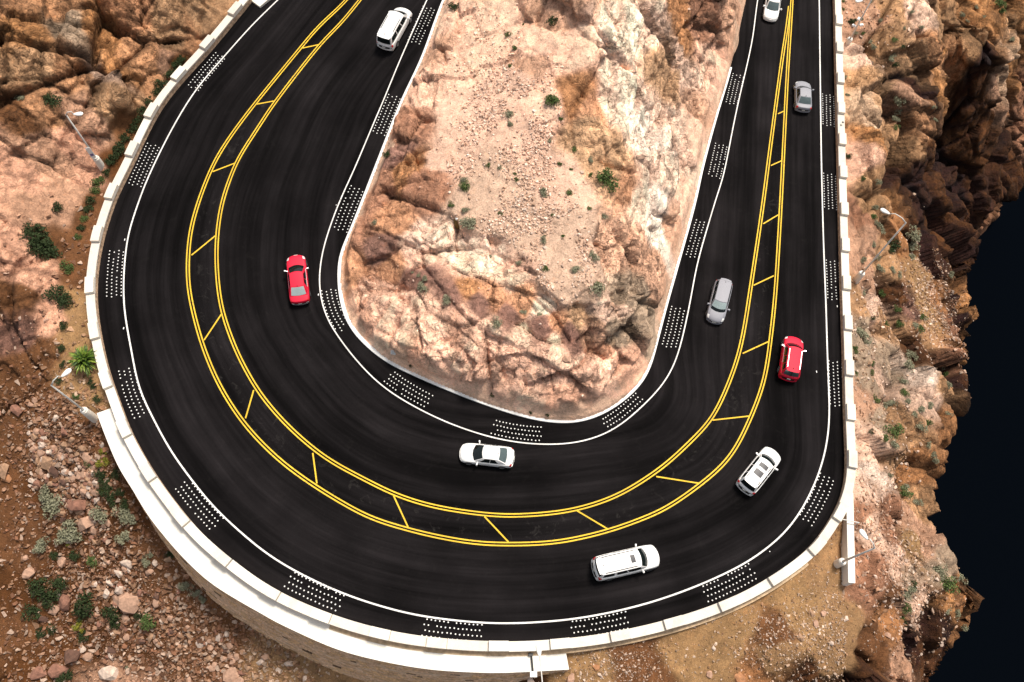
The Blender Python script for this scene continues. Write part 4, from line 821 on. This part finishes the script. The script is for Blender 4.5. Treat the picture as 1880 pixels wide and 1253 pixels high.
    if 'rails' in opt or 'railsd' in opt or 'rails4' in opt:
        mt = CHROME if 'rails' in opt else TRIM
        for sg in (-1, 1):
            m_ = MB(); 
            for a_, b_ in ([(.08, .90)] if 'rails4' not in opt else [(.08, .25), (.72, .88)]) if 'short' not in opt else [(.25, .78)]:
                m_.tube([Rf(sg*.86, v)+Vector((0, 0, .045)) for v in np.linspace(a_, b_, 7)], .032, 6)
            m_.build("roof_rail", mt, root)
    for o_ in opt:
        if isinstance(o_, tuple):
            V, Fc = grid(Rf, -o_[2], o_[2], o_[0], o_[1], 6, 4, .012, Vector((0,0,0))); mesh_obj("roof_window", V, Fc, SROOF, root, True)
    return root
car("white_minivan", "white minivan with dark rear window and roof rails climbing at the top left", 'van', (743.6,13), (707.3,88.5), P_WHITE, 5.25, .85, .35, ('railsd','short'))
car("white_sedan", "white sedan cut off by the top edge, driving down the right leg", 'sedan', (1413,38.5), (1422,-12), P_WHITE, 4.85, .35, .8, ('wsm','front_anchor'))
car("silver_sedan", "small silver sedan with red tail lamps driving up near the top right", 'sedan', (1475,149.5), (1473.5,203), P_SILV, 4.45, .8, .4, ('rwm',))
car("red_sedan", "red sedan with pale reflecting rear window and chrome trim on the left leg", 'sedan', (540.9,466.4), (551.2,553.6), P_RED, 4.95, .75, .4, ('rwp','chrome','chromeline','chromebumper'))
car("silver_hatchback", "silver grey hatchback with mirror-bright windscreen driving down the right leg", 'hatch', (1310.5,592), (1331,516), P_GREY, 4.75, .4, .95, ('wsp','chromeline'))
car("red_suv", "red four-wheel drive with bright roof rails driving up the right leg", 'suv', (1459,618), (1446,698), P_RED, 4.65, .85, .45, ('rails','rwm','rwiper','chrome','chromeline'))
car("white_suv", "white four-wheel drive with two dark roof windows at the lower right bend", 'suv', (1424,826.5), (1364,901.5), P_WHITE, 4.95, .8, .5, ((.34,.56,.60),(.67,.84,.62),'rails4'))
car("white_saloon", "white sedan with dark windscreen driving left just below the rocky hill", 'sedan', (844.6,829.7), (942.5,841.5), P_WHITE, 4.8, .6, .6, ('rwm',))
car("large_white_suv", "long white four-wheel drive with one small roof window at the bottom bend", 'large', (1211,1018.6), (1087.5,1047), P_WHITE, 5.75, .7, .8, ('railsd',(.76,.87,.42)))

# ------------------------------------------------------------------ plants
def leafmat(name, c0, c1):
    m, nt, b = mat_new(name); oi = N(nt, 'ShaderNodeNewGeometry'); n = N(nt, 'ShaderNodeTexNoise', i_Scale=5., i_Detail=4.); L(nt, oi.outputs['Position'], n.inputs['Vector'])
    f = ramp(nt, oi.outputs['Random Per Island'], 0, 1, 0, 1); L(nt, mixc(nt, math_(nt, 'MULTIPLY', math_(nt, 'ADD', f, ramp(nt, n.outputs[0], .35, .65)), .5), c0, c1), b.inputs['Base Color'])
    b.inputs['Roughness'].default_value = .8; b.inputs['Specular IOR Level'].default_value = .2; return m
LM = dict(g=leafmat("green_leaves", (.03,.058,.014), (.12,.165,.05)), d=leafmat("dark_green_leaves", (.012,.022,.007), (.045,.065,.022)), s=leafmat("sage_leaves", (.10,.105,.060), (.36,.35,.235)), y=leafmat("yellow_green_leaves", (.10,.12,.015), (.30,.27,.04)))
TWIG = plain("twig_bark", (.10,.065,.04), .9)
def bush_mesh(kind, seed):
    r_ = np.random.default_rng(seed); V = []; Fc = []; lobes = [(r_.uniform(-.55,.55), r_.uniform(-.55,.55), r_.uniform(.15,.55), r_.uniform(.28,.52)) for _ in range(9)]
    nl = 620 if kind != 'd' else 560
    for i in range(nl):
        lx, ly, lz, lr = lobes[i % 9]; d = r_.normal(size=3); d /= np.linalg.norm(d); d[2] = abs(d[2])*1.1-.25; p = np.array([lx, ly, lz])+d*lr*r_.uniform(.6, 1.05); p[2] = max(p[2], .02)
        sz = r_.uniform(.055, .12); a_ = r_.normal(size=3); a_ /= np.linalg.norm(a_); b_ = np.cross(a_, d+r_.normal(size=3)*.4); b_ /= np.linalg.norm(b_)+1e-6
        n = len(V); V += [p-a_*sz, p+b_*sz*.55, p+a_*sz, p-b_*sz*.55]; Fc.append((n, n+1, n+2, n+3))
    me = bpy.data.meshes.new("foliage_"+kind); me.from_pydata([tuple(v) for v in V], [], Fc); me.materials.append(LM[kind]); return me
BM = {k: [bush_mesh(k, 100+i*7+ord(k)) for i in range(4)] for k in 'gdsy'}
m_ = MB()
for i in range(7):
    a_ = i*.9; m_.tube([(0,0,-.1),(math.cos(a_)*.25, math.sin(a_)*.25,.25),(math.cos(a_)*.5, math.sin(a_)*.5,.5)], [.04,.025,.01], 4)
stem0 = m_.build("twigs", TWIG); STEM = stem0.data; bpy.data.objects.remove(stem0)
SH = """1015 42 .6 d;961 45 .2 g;933 66 .38 g;945 89 .36 g;936 122 .24 g;1015 188 .58 g;932 212 .5 s;937 232 .35 s;1011 259 .3 s;1055 275 .36 g;1029 218 .24 g;1086 293 .28 s;1027 301 .24 g;1048 311 .2 g;1117 335 .75 g;1045 355 .3 g;995 356 .5 s;1085 321 .24 g;1110 399 .4 s;1082 383 .25 g;1015 396 .22 g;1034 434 .2 g;997 442 .4 s;1089 473 .5 s;1001 495 .36 g;1061 497 .45 s;1094 533 .58 s;1095 522 .28 g;853 332 .4 s;853 345 .5 g;829 377 .32 g;855 389 .42 s;861 407 .58 s;685 411 .36 s;947 331 .24 g;945 319 .22 g;896 304 .3 g;918 308 .25 s;919 393 .3 g;955 486 .34 s;899 472 .26 s;775 535 .62 s;821 554 .52 s;782 512 .34 s;769 505 .22 s;756 500 .2 s;912 592 .48 s;961 573 .34 s;990 579 .26 s;834 15 .5 d;711 284 .42 d;754 672 .2 d;905 727 .26 d;974 758 .2 d;1005 762 .24 d;
106 383 .55 d;62 430 .8 d;78 445 1.0 d;92 462 .8 d;70 455 .7 d;122 492 .55 g;108 545 .8 d;122 556 .7 d;117 600 .45 d;112 640 .4 d;116 670 .4 d;108 700 .35 d;172 712 .35 d;166 700 .3 d;180 735 .35 d;140 728 .4 g;36 181 .45 s;97 188 .6 d;88 178 .5 d;
335 112 .5 d;322 122 .55 d;310 138 .6 d;297 158 .6 d;288 170 .5 d;274 188 .6 d;262 206 .6 d;252 222 .55 d;244 238 .6 d;232 256 .55 d;221 272 .6 d;214 286 .6 d;204 300 .55 d;196 318 .5 d;180 335 .55 g;176 352 .5 g;168 370 .5 d;161 386 .5 d;155 402 .42 g;150 420 .4 d;144 436 .36 g;
90 905 .8 s;104 925 .85 s;95 935 .7 s;187 945 .75 s;226 940 .7 s;238 948 .65 s;131 972 .75 s;136 990 .75 s;118 985 .6 s;231 988 .6 s;124 997 .3 y;171 1032 .62 g;140 1022 .5 d;270 1028 .5 s;278 1018 .35 s;275 1138 .7 g;256 1130 .4 d;75 1082 .8 d;92 1097 .8 d;108 1072 .6 d;160 1108 .8 d;150 1125 .6 d;77 1162 .55 d;96 1155 .45 d;148 1150 .55 y;155 1168 .6 d;208 1128 .7 d;214 1145 .5 d;345 1080 .55 s;358 1088 .45 s;374 1099 .4 s;190 850 .5 y;164 853 .45 g;184 872 .6 d;196 886 .6 d;207 922 .5 d;200 905 .6 d;222 905 .5 d;84 1000 .6 s;236 1224 .3 s;190 830 .4 y;120 1240 .6 d;62 1126 .6 d;100 1020 .4 d;312 1018 .4 d;215 870 .5 d;230 925 .45 d;190 895 .45 y;
1563 42 .5 d;1548 3 .25 g;1548 18 .25 g;1582 35 .28 s;1571 62 .42 s;1584 62 .3 g;1618 40 .36 s;1600 5 .34 s;1671 23 .34 s;1659 54 .3 s;1689 50 .34 s;1642 74 .38 g;1639 108 .6 s;1643 120 .5 d;1657 87 .3 d;1602 87 .4 s;1598 78 .3 s;1650 188 .6 s;1648 205 .6 s;1643 222 .55 s;1645 236 .4 g;1553 143 .32 s;1556 176 .34 s;1558 288 .4 d;1765 28 .4 s;1806 33 .35 s;1835 8 .7 g;1840 22 .6 g;1860 74 .45 s;1714 199 .4 s;1717 222 .4 s;1793 13 .36 s;1776 40 .3 s;
1604 399 .45 g;1607 380 .4 s;1610 415 .5 s;1618 428 .5 s;1637 455 .7 d;1605 450 .45 s;1608 474 .5 s;1614 497 .6 s;1583 477 .4 s;1584 328 .34 g;1612 335 .4 s;1676 430 .8 s;1674 450 .8 s;1671 470 .6 s;1637 497 .5 s;1650 505 .4 s;1620 540 .4 g;1602 585 .32 d;1611 581 .2 d;1627 596 .38 g;1648 568 .42 g;1651 595 .46 g;1692 585 .5 g;1688 606 .5 g;1679 598 .45 s;1575 612 .5 s;1583 622 .6 s;1586 537 .4 s;1590 630 .4 s;1745 505 .4 s;
1570 644 .4 g;1572 687 .28 g;1600 668 .36 g;1599 685 .3 g;1666 652 .55 s;1679 655 .45 s;1667 676 .6 s;1655 699 .42 s;1660 722 .46 g;1665 735 .4 s;1608 734 .42 g;1623 746 .4 s;1639 743 .46 s;1689 750 .45 s;1677 762 .42 s;1704 776 .42 g;1692 786 .5 s;1641 790 .62 g;1625 806 .38 g;1641 813 .44 s;1600 793 .26 d;1704 817 .4 s;1714 838 .42 s;1718 845 .4 s;1737 688 .42 g;1740 705 .5 s;1656 895 .6 s;1664 905 .6 g;1684 922 .5 s;1634 874 .3 s;1742 762 .4 s;1727 676 .4 s;1705 745 .4 s;
1722 1046 .6 s;1728 1058 .55 s;1740 1075 .7 g;1750 1062 .55 s;1762 1066 .6 s;1785 1060 .6 s;1775 1056 .5 s;1770 1022 .4 s;1752 1007 .42 s;1663 1094 .62 s;1672 1086 .5 s;1676 1076 .45 d;1663 1117 .42 g;1752 1186 .42 g;1771 1152 .4 s;1778 1180 .34 s;1742 1122 .4 s;1660 1145 .36 d;1655 1133 .3 g;1755 1130 .4 s"""
LAND = [((1015,110),"the round bush atop the hill"),((1117,335),"the large green bush"),((839,408),"the barrel cactus"),((775,535),"the dark rock band"),((930,90),"the pale top of the hill"),((1010,440),"the gravel slope of the hill"),((1094,520),"the rocks below the gravel slope"),((912,727),"the kerb under the pink rock face"),((690,300),"the brown rocks left of the hill"),((165,662),"the bright green yucca"),((75,447),"the dark bush patch at far left"),((188,300),"the upper left lamp pedestal"),((300,150),"the upper left parapet"),((155,410),"the left parapet bulge"),((112,570),"the soil ledge at left"),((166,763),"the lower left lamp"),((98,917),"the big sage bush at lower left"),((190,860),"the top of the white slab"),((131,981),"the yellow-flowering sage"),((239,1104),"the triangular boulder"),((133,1206),"the dark boulders at bottom left"),((350,1085),"the foot of the retaining wall"),((275,1140),"the green tuft"),((80,1090),"the dark thicket at lower left"),((1565,40),"the floodlit lamp at top right"),((1642,215),"the green cliff crack"),((1640,100),"the rounded rock at upper right"),((1820,25),"the top right corner"),((1600,400),"the head of the tall lamp"),((1612,490),"the foot of the tall lamp"),((1675,450),"the dark gully above the scree"),((1650,585),"the cracked cream slabs"),((1600,680),"the right parapet"),((1640,800),"the round bush on the right slope"),((1700,770),"the ribbed cliff at right"),((1700,835),"the narrow ledge above the water"),((1665,900),"the smooth tan rock by the water"),((1745,1065),"the scrubby shelf by the water"),((1665,1100),"the scrub below the straight beam"),((1765,1165),"the bottom right cliff foot"),((1584,35),"the top of the right parapet"),((1580,300),"the dark hollow by the parapet")]
COLN = dict(g='green', d='dark green', s='sage grey', y='yellow-flowering')
used_labels = {}
def where(px, py, n=0):
    ds = sorted(LAND, key=lambda l: (l[0][0]-px)**2+(l[0][1]-py)**2)[n]; dx, dy = px-ds[0][0], py-ds[0][1]; r_ = math.hypot(dx, dy)
    if r_ < 9: return "at "+ds[1]
    a_ = math.degrees(math.atan2(dy, dx)) % 360; dirs = ["right of","below and right of","below","below and left of","left of","above and left of","above","above and right of"]
    near = "just " if r_ < 22 else ""
    return near+dirs[int((a_+22.5)//45) % 8]+" "+ds[1]
def uniq(items):                      # items: (obj, head words, px, py) -> labels; those sharing a phrase are told apart by their order down the page
    d = {}
    for it in items: d.setdefault(it[1]+" "+where(it[2], it[3]), []).append(it)
    ordn = ["topmost","second","third","fourth","fifth","sixth","seventh","eighth"]
    for lab, li in d.items():
        if len(li) == 1: li[0][0]['label'] = lab; continue
        li.sort(key=lambda t: t[3])
        for i, t in enumerate(li): t[0]['label'] = ("upper " if i == 0 else "lower ")+lab if len(li) == 2 else (ordn[min(i, 7)]+" "+lab)
items = []
for ent in SH.replace('\n', '').split(';'):
    px, py, r_, k = ent.split(); px, py, r_ = float(px), float(py), float(r_)*random.uniform(.92, 1.12)
    g = ground(px, py)
    if not g: continue
    o = bpy.data.objects.new("shrub", random.choice(BM[k])); link(o); o.location = g[0]-g[1]*.06; hs_ = random.uniform(.75, 1.0); ks_ = 1.55 if r_ > .6 else 1.3
    up_ = (Vector((0, 0, 1))*.75+g[1]*.35).normalized(); o.rotation_mode = 'QUATERNION'; o.rotation_quaternion = up_.to_track_quat('Z', 'Y') @ Matrix.Rotation(random.uniform(0, 6.28), 3, 'Z').to_quaternion()
    o.scale = (r_*ks_*random.uniform(.85, 1.15), r_*ks_, r_*hs_*ks_*.9)
    tag(o, 'x', 'shrub', 'desert shrubs on the rocks'); sz = 'large' if r_ > .68 else 'small' if r_ < .36 else 'mid-sized'
    items.append((o, f"{sz} {COLN[k]} shrub", px, py))
    if r_ > .33:
        t = bpy.data.objects.new("twigs", STEM); link(t); t.parent = o
uniq(items)
# bright green yucca with long leaves
g = ground(163, 668); yu = empty("yucca", tuple(g[0])); tag(yu, "bright green spiky yucca growing against the left parapet", "yucca")
LY = [plain("yucca_leaf", (.13,.22,.02), .5, var=.25), plain("yucca_leaf_dark", (.04,.085,.012), .55, var=.25), plain("yucca_leaf_light", (.26,.34,.05), .5, var=.2)]
leafs = []
for k in range(3):
    V = []; 
    for i, (x, z, wd) in enumerate(((0,0,.03),(.35,.32,.055),(.75,.52,.05),(1.1,.52,.035),(1.4,.40,.004))): V += [(x, -wd, z), (x, 0, z-.02), (x, wd, z)]
    me = bpy.data.meshes.new("yucca_leaf"); me.from_pydata(V, [], [(3*i+j, 3*i+j+1, 3*i+j+4, 3*i+j+3) for i in range(4) for j in range(2)]); me.materials.append(LY[k]); leafs.append(me)
for i in range(230):
    o = bpy.data.objects.new("leaf", leafs[random.choices((0,1,2),(5,4,2))[0]]); link(o); o.parent = yu; a_ = i*2.39996; el = random.uniform(-.95, .35); sc = random.uniform(.8, 1.2)
    o.rotation_euler = (random.uniform(-.3, .3), el-.15, a_); o.scale = (sc,)*3; o.location = (0, 0, .35)
# barrel cactus
g = ground(839, 416); cb = empty("barrel_cactus", tuple(g[0])); tag(cb, "short brown barrel cactus with a white tip on the gravel slope of the hill", "cactus")
V = []; n = 24
for z, r_ in ((-.2,.26),(.1,.31),(.5,.33),(.85,.30),(1.1,.22),(1.2,.08)):
    for q in range(n): rr_ = r_*(1 if q % 2 else .84); V.append((rr_*math.cos(q*2*math.pi/n), rr_*math.sin(q*2*math.pi/n), z))
mesh_obj("trunk", V, [(i*n+q, i*n+(q+1) % n, (i+1)*n+(q+1) % n, (i+1)*n+q) for i in range(5) for q in range(n)]+[tuple(5*n+q for q in range(n))], plain("cactus_skin", (.16,.10,.03), .8, var=.3), cb)
m_ = MB(); m_.tube([(0,0,1.15),(0,0,1.3),(0,0,1.36)], [.13,.12,.05], 10); m_.build("tip", WHITEP, cb)
# small white sign box on the pink face
g = ground(722.5, 646); m_ = MB(); sg_ = empty("sign_box", tuple(g[0]+g[1]*.12)); sg_.rotation_mode = 'QUATERNION'; sg_.rotation_quaternion = g[1].to_track_quat('Z', 'Y'); tag(sg_, "small white survey board fixed to the pink rock face", "sign")
m_.box((0,0,0), (.46,.46,.06)); m_.build("board", WHITEP, sg_)
m_ = MB(); [m_.box((0,y_,.035), (.30,.03,.012)) for y_ in (-.12,0,.12)]; m_.build("marking", plain("grey_print", (.25,.25,.27), .6), sg_)

# ------------------------------------------------------------------ stones
import bmesh
def stone_mesh(nm, seed, npt, flat=.7):
    r_ = np.random.default_rng(seed); bm = bmesh.new()
    for i in range(npt):
        d = r_.normal(size=3); d /= np.linalg.norm(d); d *= r_.uniform(.8, 1.1); bm.verts.new((d[0]*1.1, d[1]*r_.uniform(.75, 1.0), d[2]*flat))
    bmesh.ops.convex_hull(bm, input=bm.verts); [bm.verts.remove(v) for v in list(bm.verts) if not v.link_faces]
    me = bpy.data.meshes.new(nm); bm.to_mesh(me); bm.free(); return me
SM = {}
SCOL = dict(p=(.42,.255,.175), t=(.34,.205,.125), b=(.12,.062,.042), w=(.54,.42,.34), o=(.36,.17,.08), r=(.25,.12,.08))
for k, c in SCOL.items():
    mt = plain("stone_"+k, c, .92, var=.28, scale=3.5, bump=.04); SM[k] = []
    for i in range(5):
        me = stone_mesh("stone", 500+i*3+ord(k), 22); me.materials.append(mt); SM[k].append(me)
CN = dict(p='pinkish', t='tan', b='dark brown', w='pale', o='orange', r='reddish')
def stone(px, py, r_, k, name='boulder'):
    g = ground(px, py)
    if not g: return None
    o = bpy.data.objects.new(name, random.choice(SM[k])); link(o); o.location = g[0]+g[1]*r_*.12; o.scale = (r_*random.uniform(.85,1.15), r_*random.uniform(.8,1.1), r_*random.uniform(.7,1.0))
    o.rotation_mode = 'QUATERNION'; o.rotation_quaternion = g[1].to_track_quat('Z', 'Y') @ Matrix.Rotation(random.uniform(0, 6.28), 3, 'Z').to_quaternion(); return o
BO = """79 816 .42 w;91 830 .40 w;77 831 .40 p;117 839 .32 w;131 844 .30 p;103 769 .40 w;54 796 .28 w;57 742 .3 p;68 745 .34 t;88 848 .70 t;160 840 .46 p;163 872 .46 p;147 874 .44 p;102 867 .6 b;10 864 .8 t;12 879 .4 o;125 881 .36 t;156 903 .46 p;174 884 .36 p;146 926 .85 r;176 905 .36 p;64 735 .32 p;31 752 .6 r;132 808 .36 t;119 817 .46 t;153 824 .46 t;188 817 .3 w;100 823 .3 p;66 822 .3 p;118 795 .5 r;82 778 .3 t;56 1050 .62 p;161 963 .78 p;147 935 .5 t;239 1106 1.05 p;221 1082 .6 w;214 1100 .5 p;100 1122 .55 p;133 1206 .95 b;75 1235 .68 r;106 1231 .75 r;162 1206 .55 p;204 1238 .9 w;115 1032 .55 p;208 1163 .34 w;233 1170 .38 p;120 1104 .9 r;202 1068 .4 w;217 1053 .4 w;232 1035 .45 w;112 1096 .35 w;196 1088 .4 w;47 1025 .3 p;160 1117 .4 p;80 1137 .5 b;205 1205 .4 w;1469 1170 .36 t;1497 1145 .30 p;1490 1127 .24 t;1511 1127 .26 p;1552 1136 .30 w;1526 1181 .28 w;1630 1168 .28 p;1701 999 .26 p;1678 1017 .24 t;1357 1246 .6 o;1302 1238 .3 p;1095 1226 .28 o;1049 1248 .5 p;975 1251 .45 w;1310 1190 .2 w;480 1215 .35 w;425 1240 .7 p;436 1250 .5 p;1654 851 .2 w;1663 852 .3 w;1688 884 .2 w;1040 660 .4 p;1102 1240 .22 w;963 385 .22 w;1000 455 .22 w"""
items = []
for ent in BO.replace('\n', '').split(';'):
    px, py, r_, k = ent.split(); o = stone(float(px), float(py), float(r_)*1.12, k)
    if o: tag(o, 'x', 'boulder', 'boulders lying on the slopes'); items.append((o, ('big ' if float(r_) > .65 else '')+CN[k]+" boulder", float(px), float(py)))
uniq(items)
# rubble: the stones that show largest are things, the rest is one mass
FIELD = [(55,175,745,900,190),(110,200,860,1000,60),(180,330,1000,1180,50),(330,560,1150,1250,50),(130,230,1050,1230,20)]
cnt = 0; items = []
for x0, x1, y0, y1, n in FIELD:
    for _ in range(n):
        px, py = random.uniform(x0, x1), random.uniform(y0, y1); g = ground(px, py)
        if not g or cnt > 280: continue
        if poly_mask(np.array([[g[0].x, g[0].y]]), poly_deck_c)[0] or g[0].z > -1: continue
        k_ = int(np.argmin(((cSL[:, :2]-np.array([g[0].x, g[0].y]))**2).sum(1))); hgt = cSL[k_][2]-g[0].z
        if px > 177 and float((np.array([g[0].x, g[0].y, 0])-cSL[k_]*[1,1,0])@nS[k_]) < BAT*hgt+.3: continue
        o = stone(px, py, random.uniform(.22, .46), random.choices('ptwrb', (5, 3, 3, 2, 1))[0], 'stone')
        if o: tag(o, 'x', 'stone', 'loose stones in the rubble'); items.append((o, px, py, [k for k, v in SM.items() if o.data in v][0])); cnt += 1
dd = {}
for o, px, py, k in items:
    sz = 'larger' if o.scale[0] > .28 else 'small'; dd.setdefault(f"{sz} {CN[k]} stone "+where(px, py), []).append((o, py))
for lab, li in dd.items():
    li.sort(key=lambda t: t[1])
    for i, (o, _) in enumerate(li):
        o['label'] = lab if len(li) == 1 else (("upper ", "lower ")[i] if len(li) == 2 else ("topmost ", "second ", "third ", "fourth ", "fifth ", "sixth ", "seventh ", "eighth ", "ninth ", "lowest ")[min(i, 9)])+lab
# pebbles as stuff: merged into one mesh per terrain sheet
def pebbles(src, weight, n, r0, r1, pal, nm, seed):
    o, P, C, Rk, Nr = src; r_ = np.random.default_rng(seed); wgt = weight(P, Rk).astype(float)
    if wgt.sum() <= 0: return
    idx = r_.choice(len(P), n, p=wgt/wgt.sum()); base = []
    for i in range(6):
        me = stone_mesh("t", seed*10+i, 9, .75); v = np.array([x.co[:] for x in me.vertices], np.float32); f = np.array([p.vertices[:] for p in me.polygons if len(p.vertices) == 3], np.int32); base.append((v, f)); bpy.data.meshes.remove(me)
    VV, FF, CC = [], [], []; nv = 0; kind = r_.integers(0, 6, n)
    for k in range(6):
        ii = idx[kind == k]; m = len(ii); v, f = base[k]
        a_ = r_.uniform(0, 6.28, m); s_ = (r0*(r1/r0)**(r_.uniform(0, 1, m)**2.2))[:, None, None]; ca, sa = np.cos(a_)[:, None], np.sin(a_)[:, None]
        x = v[None, :, 0]*ca-v[None, :, 1]*sa; y = v[None, :, 0]*sa+v[None, :, 1]*ca; z = np.broadcast_to(v[None, :, 2], x.shape)
        Q = np.stack([x, y, z], 2)*s_*r_.uniform(.75, 1.25, (m, 1, 3)); jit = np.concatenate([r_.uniform(-.1, .1, (m, 2)), np.zeros((m, 1))], 1)
        Q += (P[ii]+jit)[:, None, :]+np.array([0, 0, .1])*s_; VV.append(Q.reshape(-1, 3)); FF.append((f[None]+(np.arange(m)*len(v))[:, None, None]+nv).reshape(-1, 3)); nv += m*len(v)
        c = np.array(pal)[r_.integers(0, len(pal), m)]*.62+C[ii]*.38; c = c*r_.uniform(.65, 1.35, (m, 1)); CC.append(np.repeat(np.concatenate([np.clip(c, .01, .85), np.ones((m, 1))], 1), len(v), 0))
    ob = np_mesh(nm, np.concatenate(VV), np.concatenate(FF), PEBBLE, False); at = ob.data.attributes.new('tint', 'FLOAT_COLOR', 'POINT'); at.data.foreach_set('color', np.concatenate(CC).astype(np.float32).ravel())
    tag(ob, kind='stuff')
def dist_w(pts, P):
    w_ = np.zeros(len(P))
    for x, y, r_, a_ in pts: w_ += a_*np.exp(-((P[:, 0]-x)**2+(P[:, 1]-y)**2)/(r_*r_))
    return w_
def rbpts(rb, L_): return [(*rb.at(px, py)[:2], r_, a_) for px, py, r_, a_ in L_]
wI = rbpts(rbI, [(900,300,5,1),(960,400,5,1),(900,120,5,.6),(1000,470,4,1),(860,220,5,.8),(1050,330,4,.7),(1050,450,3,1),(1060,540,3,1),(1000,120,4,.5),(980,250,5,.6),(880,50,4,.5)])
pebbles(hill, lambda P, Rk: dist_w(wI, P)*np.clip(1-Rk*1.6, 0, 1)*np.clip(fbm(P, 2.2, 91, 3)*3+.45, .05, 1)+.002, 9000, .04, .22, [(.68,.50,.40),(.52,.34,.25),(.74,.60,.50),(.30,.18,.12)], "gravel", 3)
wL = rbpts(rbO, [(100,790,4,1.3),(130,840,4,1.3),(160,890,3.5,1.2),(80,1000,6,.35),(200,1050,6,1),(180,1150,7,.8),(300,1120,6,1),(420,1220,6,1.2),(330,1200,5,.9),(500,1250,5,1.2),(60,820,6,.3),(130,700,3,.25),(80,640,4,.2),(150,560,4,.15),(100,430,4,.2),(90,1200,6,.4)])
def mask_low(P): 
    k = dist_w(wL, P)
    return k
pebbles(left, lambda P, Rk: mask_low(P)*(P[:, 2] < 6)+1e-4, 24000, .045, .36, [(.38,.23,.155),(.30,.18,.115),(.50,.38,.30),(.15,.08,.05),(.24,.12,.075)], "rubble_gravel", 4)
wB = rbpts(rbO, [(1160,1230,3,1),(1080,1230,3,.8),(1420,1180,3,1),(1540,1150,3,1),(1580,1200,3,1),(1640,1180,3,.8),(1500,1200,4,.3),(1300,1220,5,.15),(1570,1050,3,.4)])
pebbles(low, lambda P, Rk: dist_w(wB, P)+.004, 5500, .035, .16, [(.52,.38,.28),(.62,.50,.42),(.28,.16,.10)], "terrace_gravel", 5)
wR = rbpts(rbO, [(1720,560,5,1),(1740,600,5,1.2),(1740,520,4,1),(1730,480,3,.8),(1640,560,4,.5),(1600,640,5,.5),(1600,760,5,.5),(1640,860,4,.3),(1650,1050,5,.8),(1690,1120,5,.6),(1620,970,4,.8),(1590,30,4,.5),(1700,1080,4,.5),(1760,640,3,.8)])
pebbles(right, lambda P, Rk: dist_w(wR, P)*(P[:, 2] > -45)+1e-4*(P[:, 2] > -45), 13000, .05, .26, [(.50,.36,.27),(.60,.48,.40),(.34,.20,.12),(.20,.11,.07)], "scree", 6)
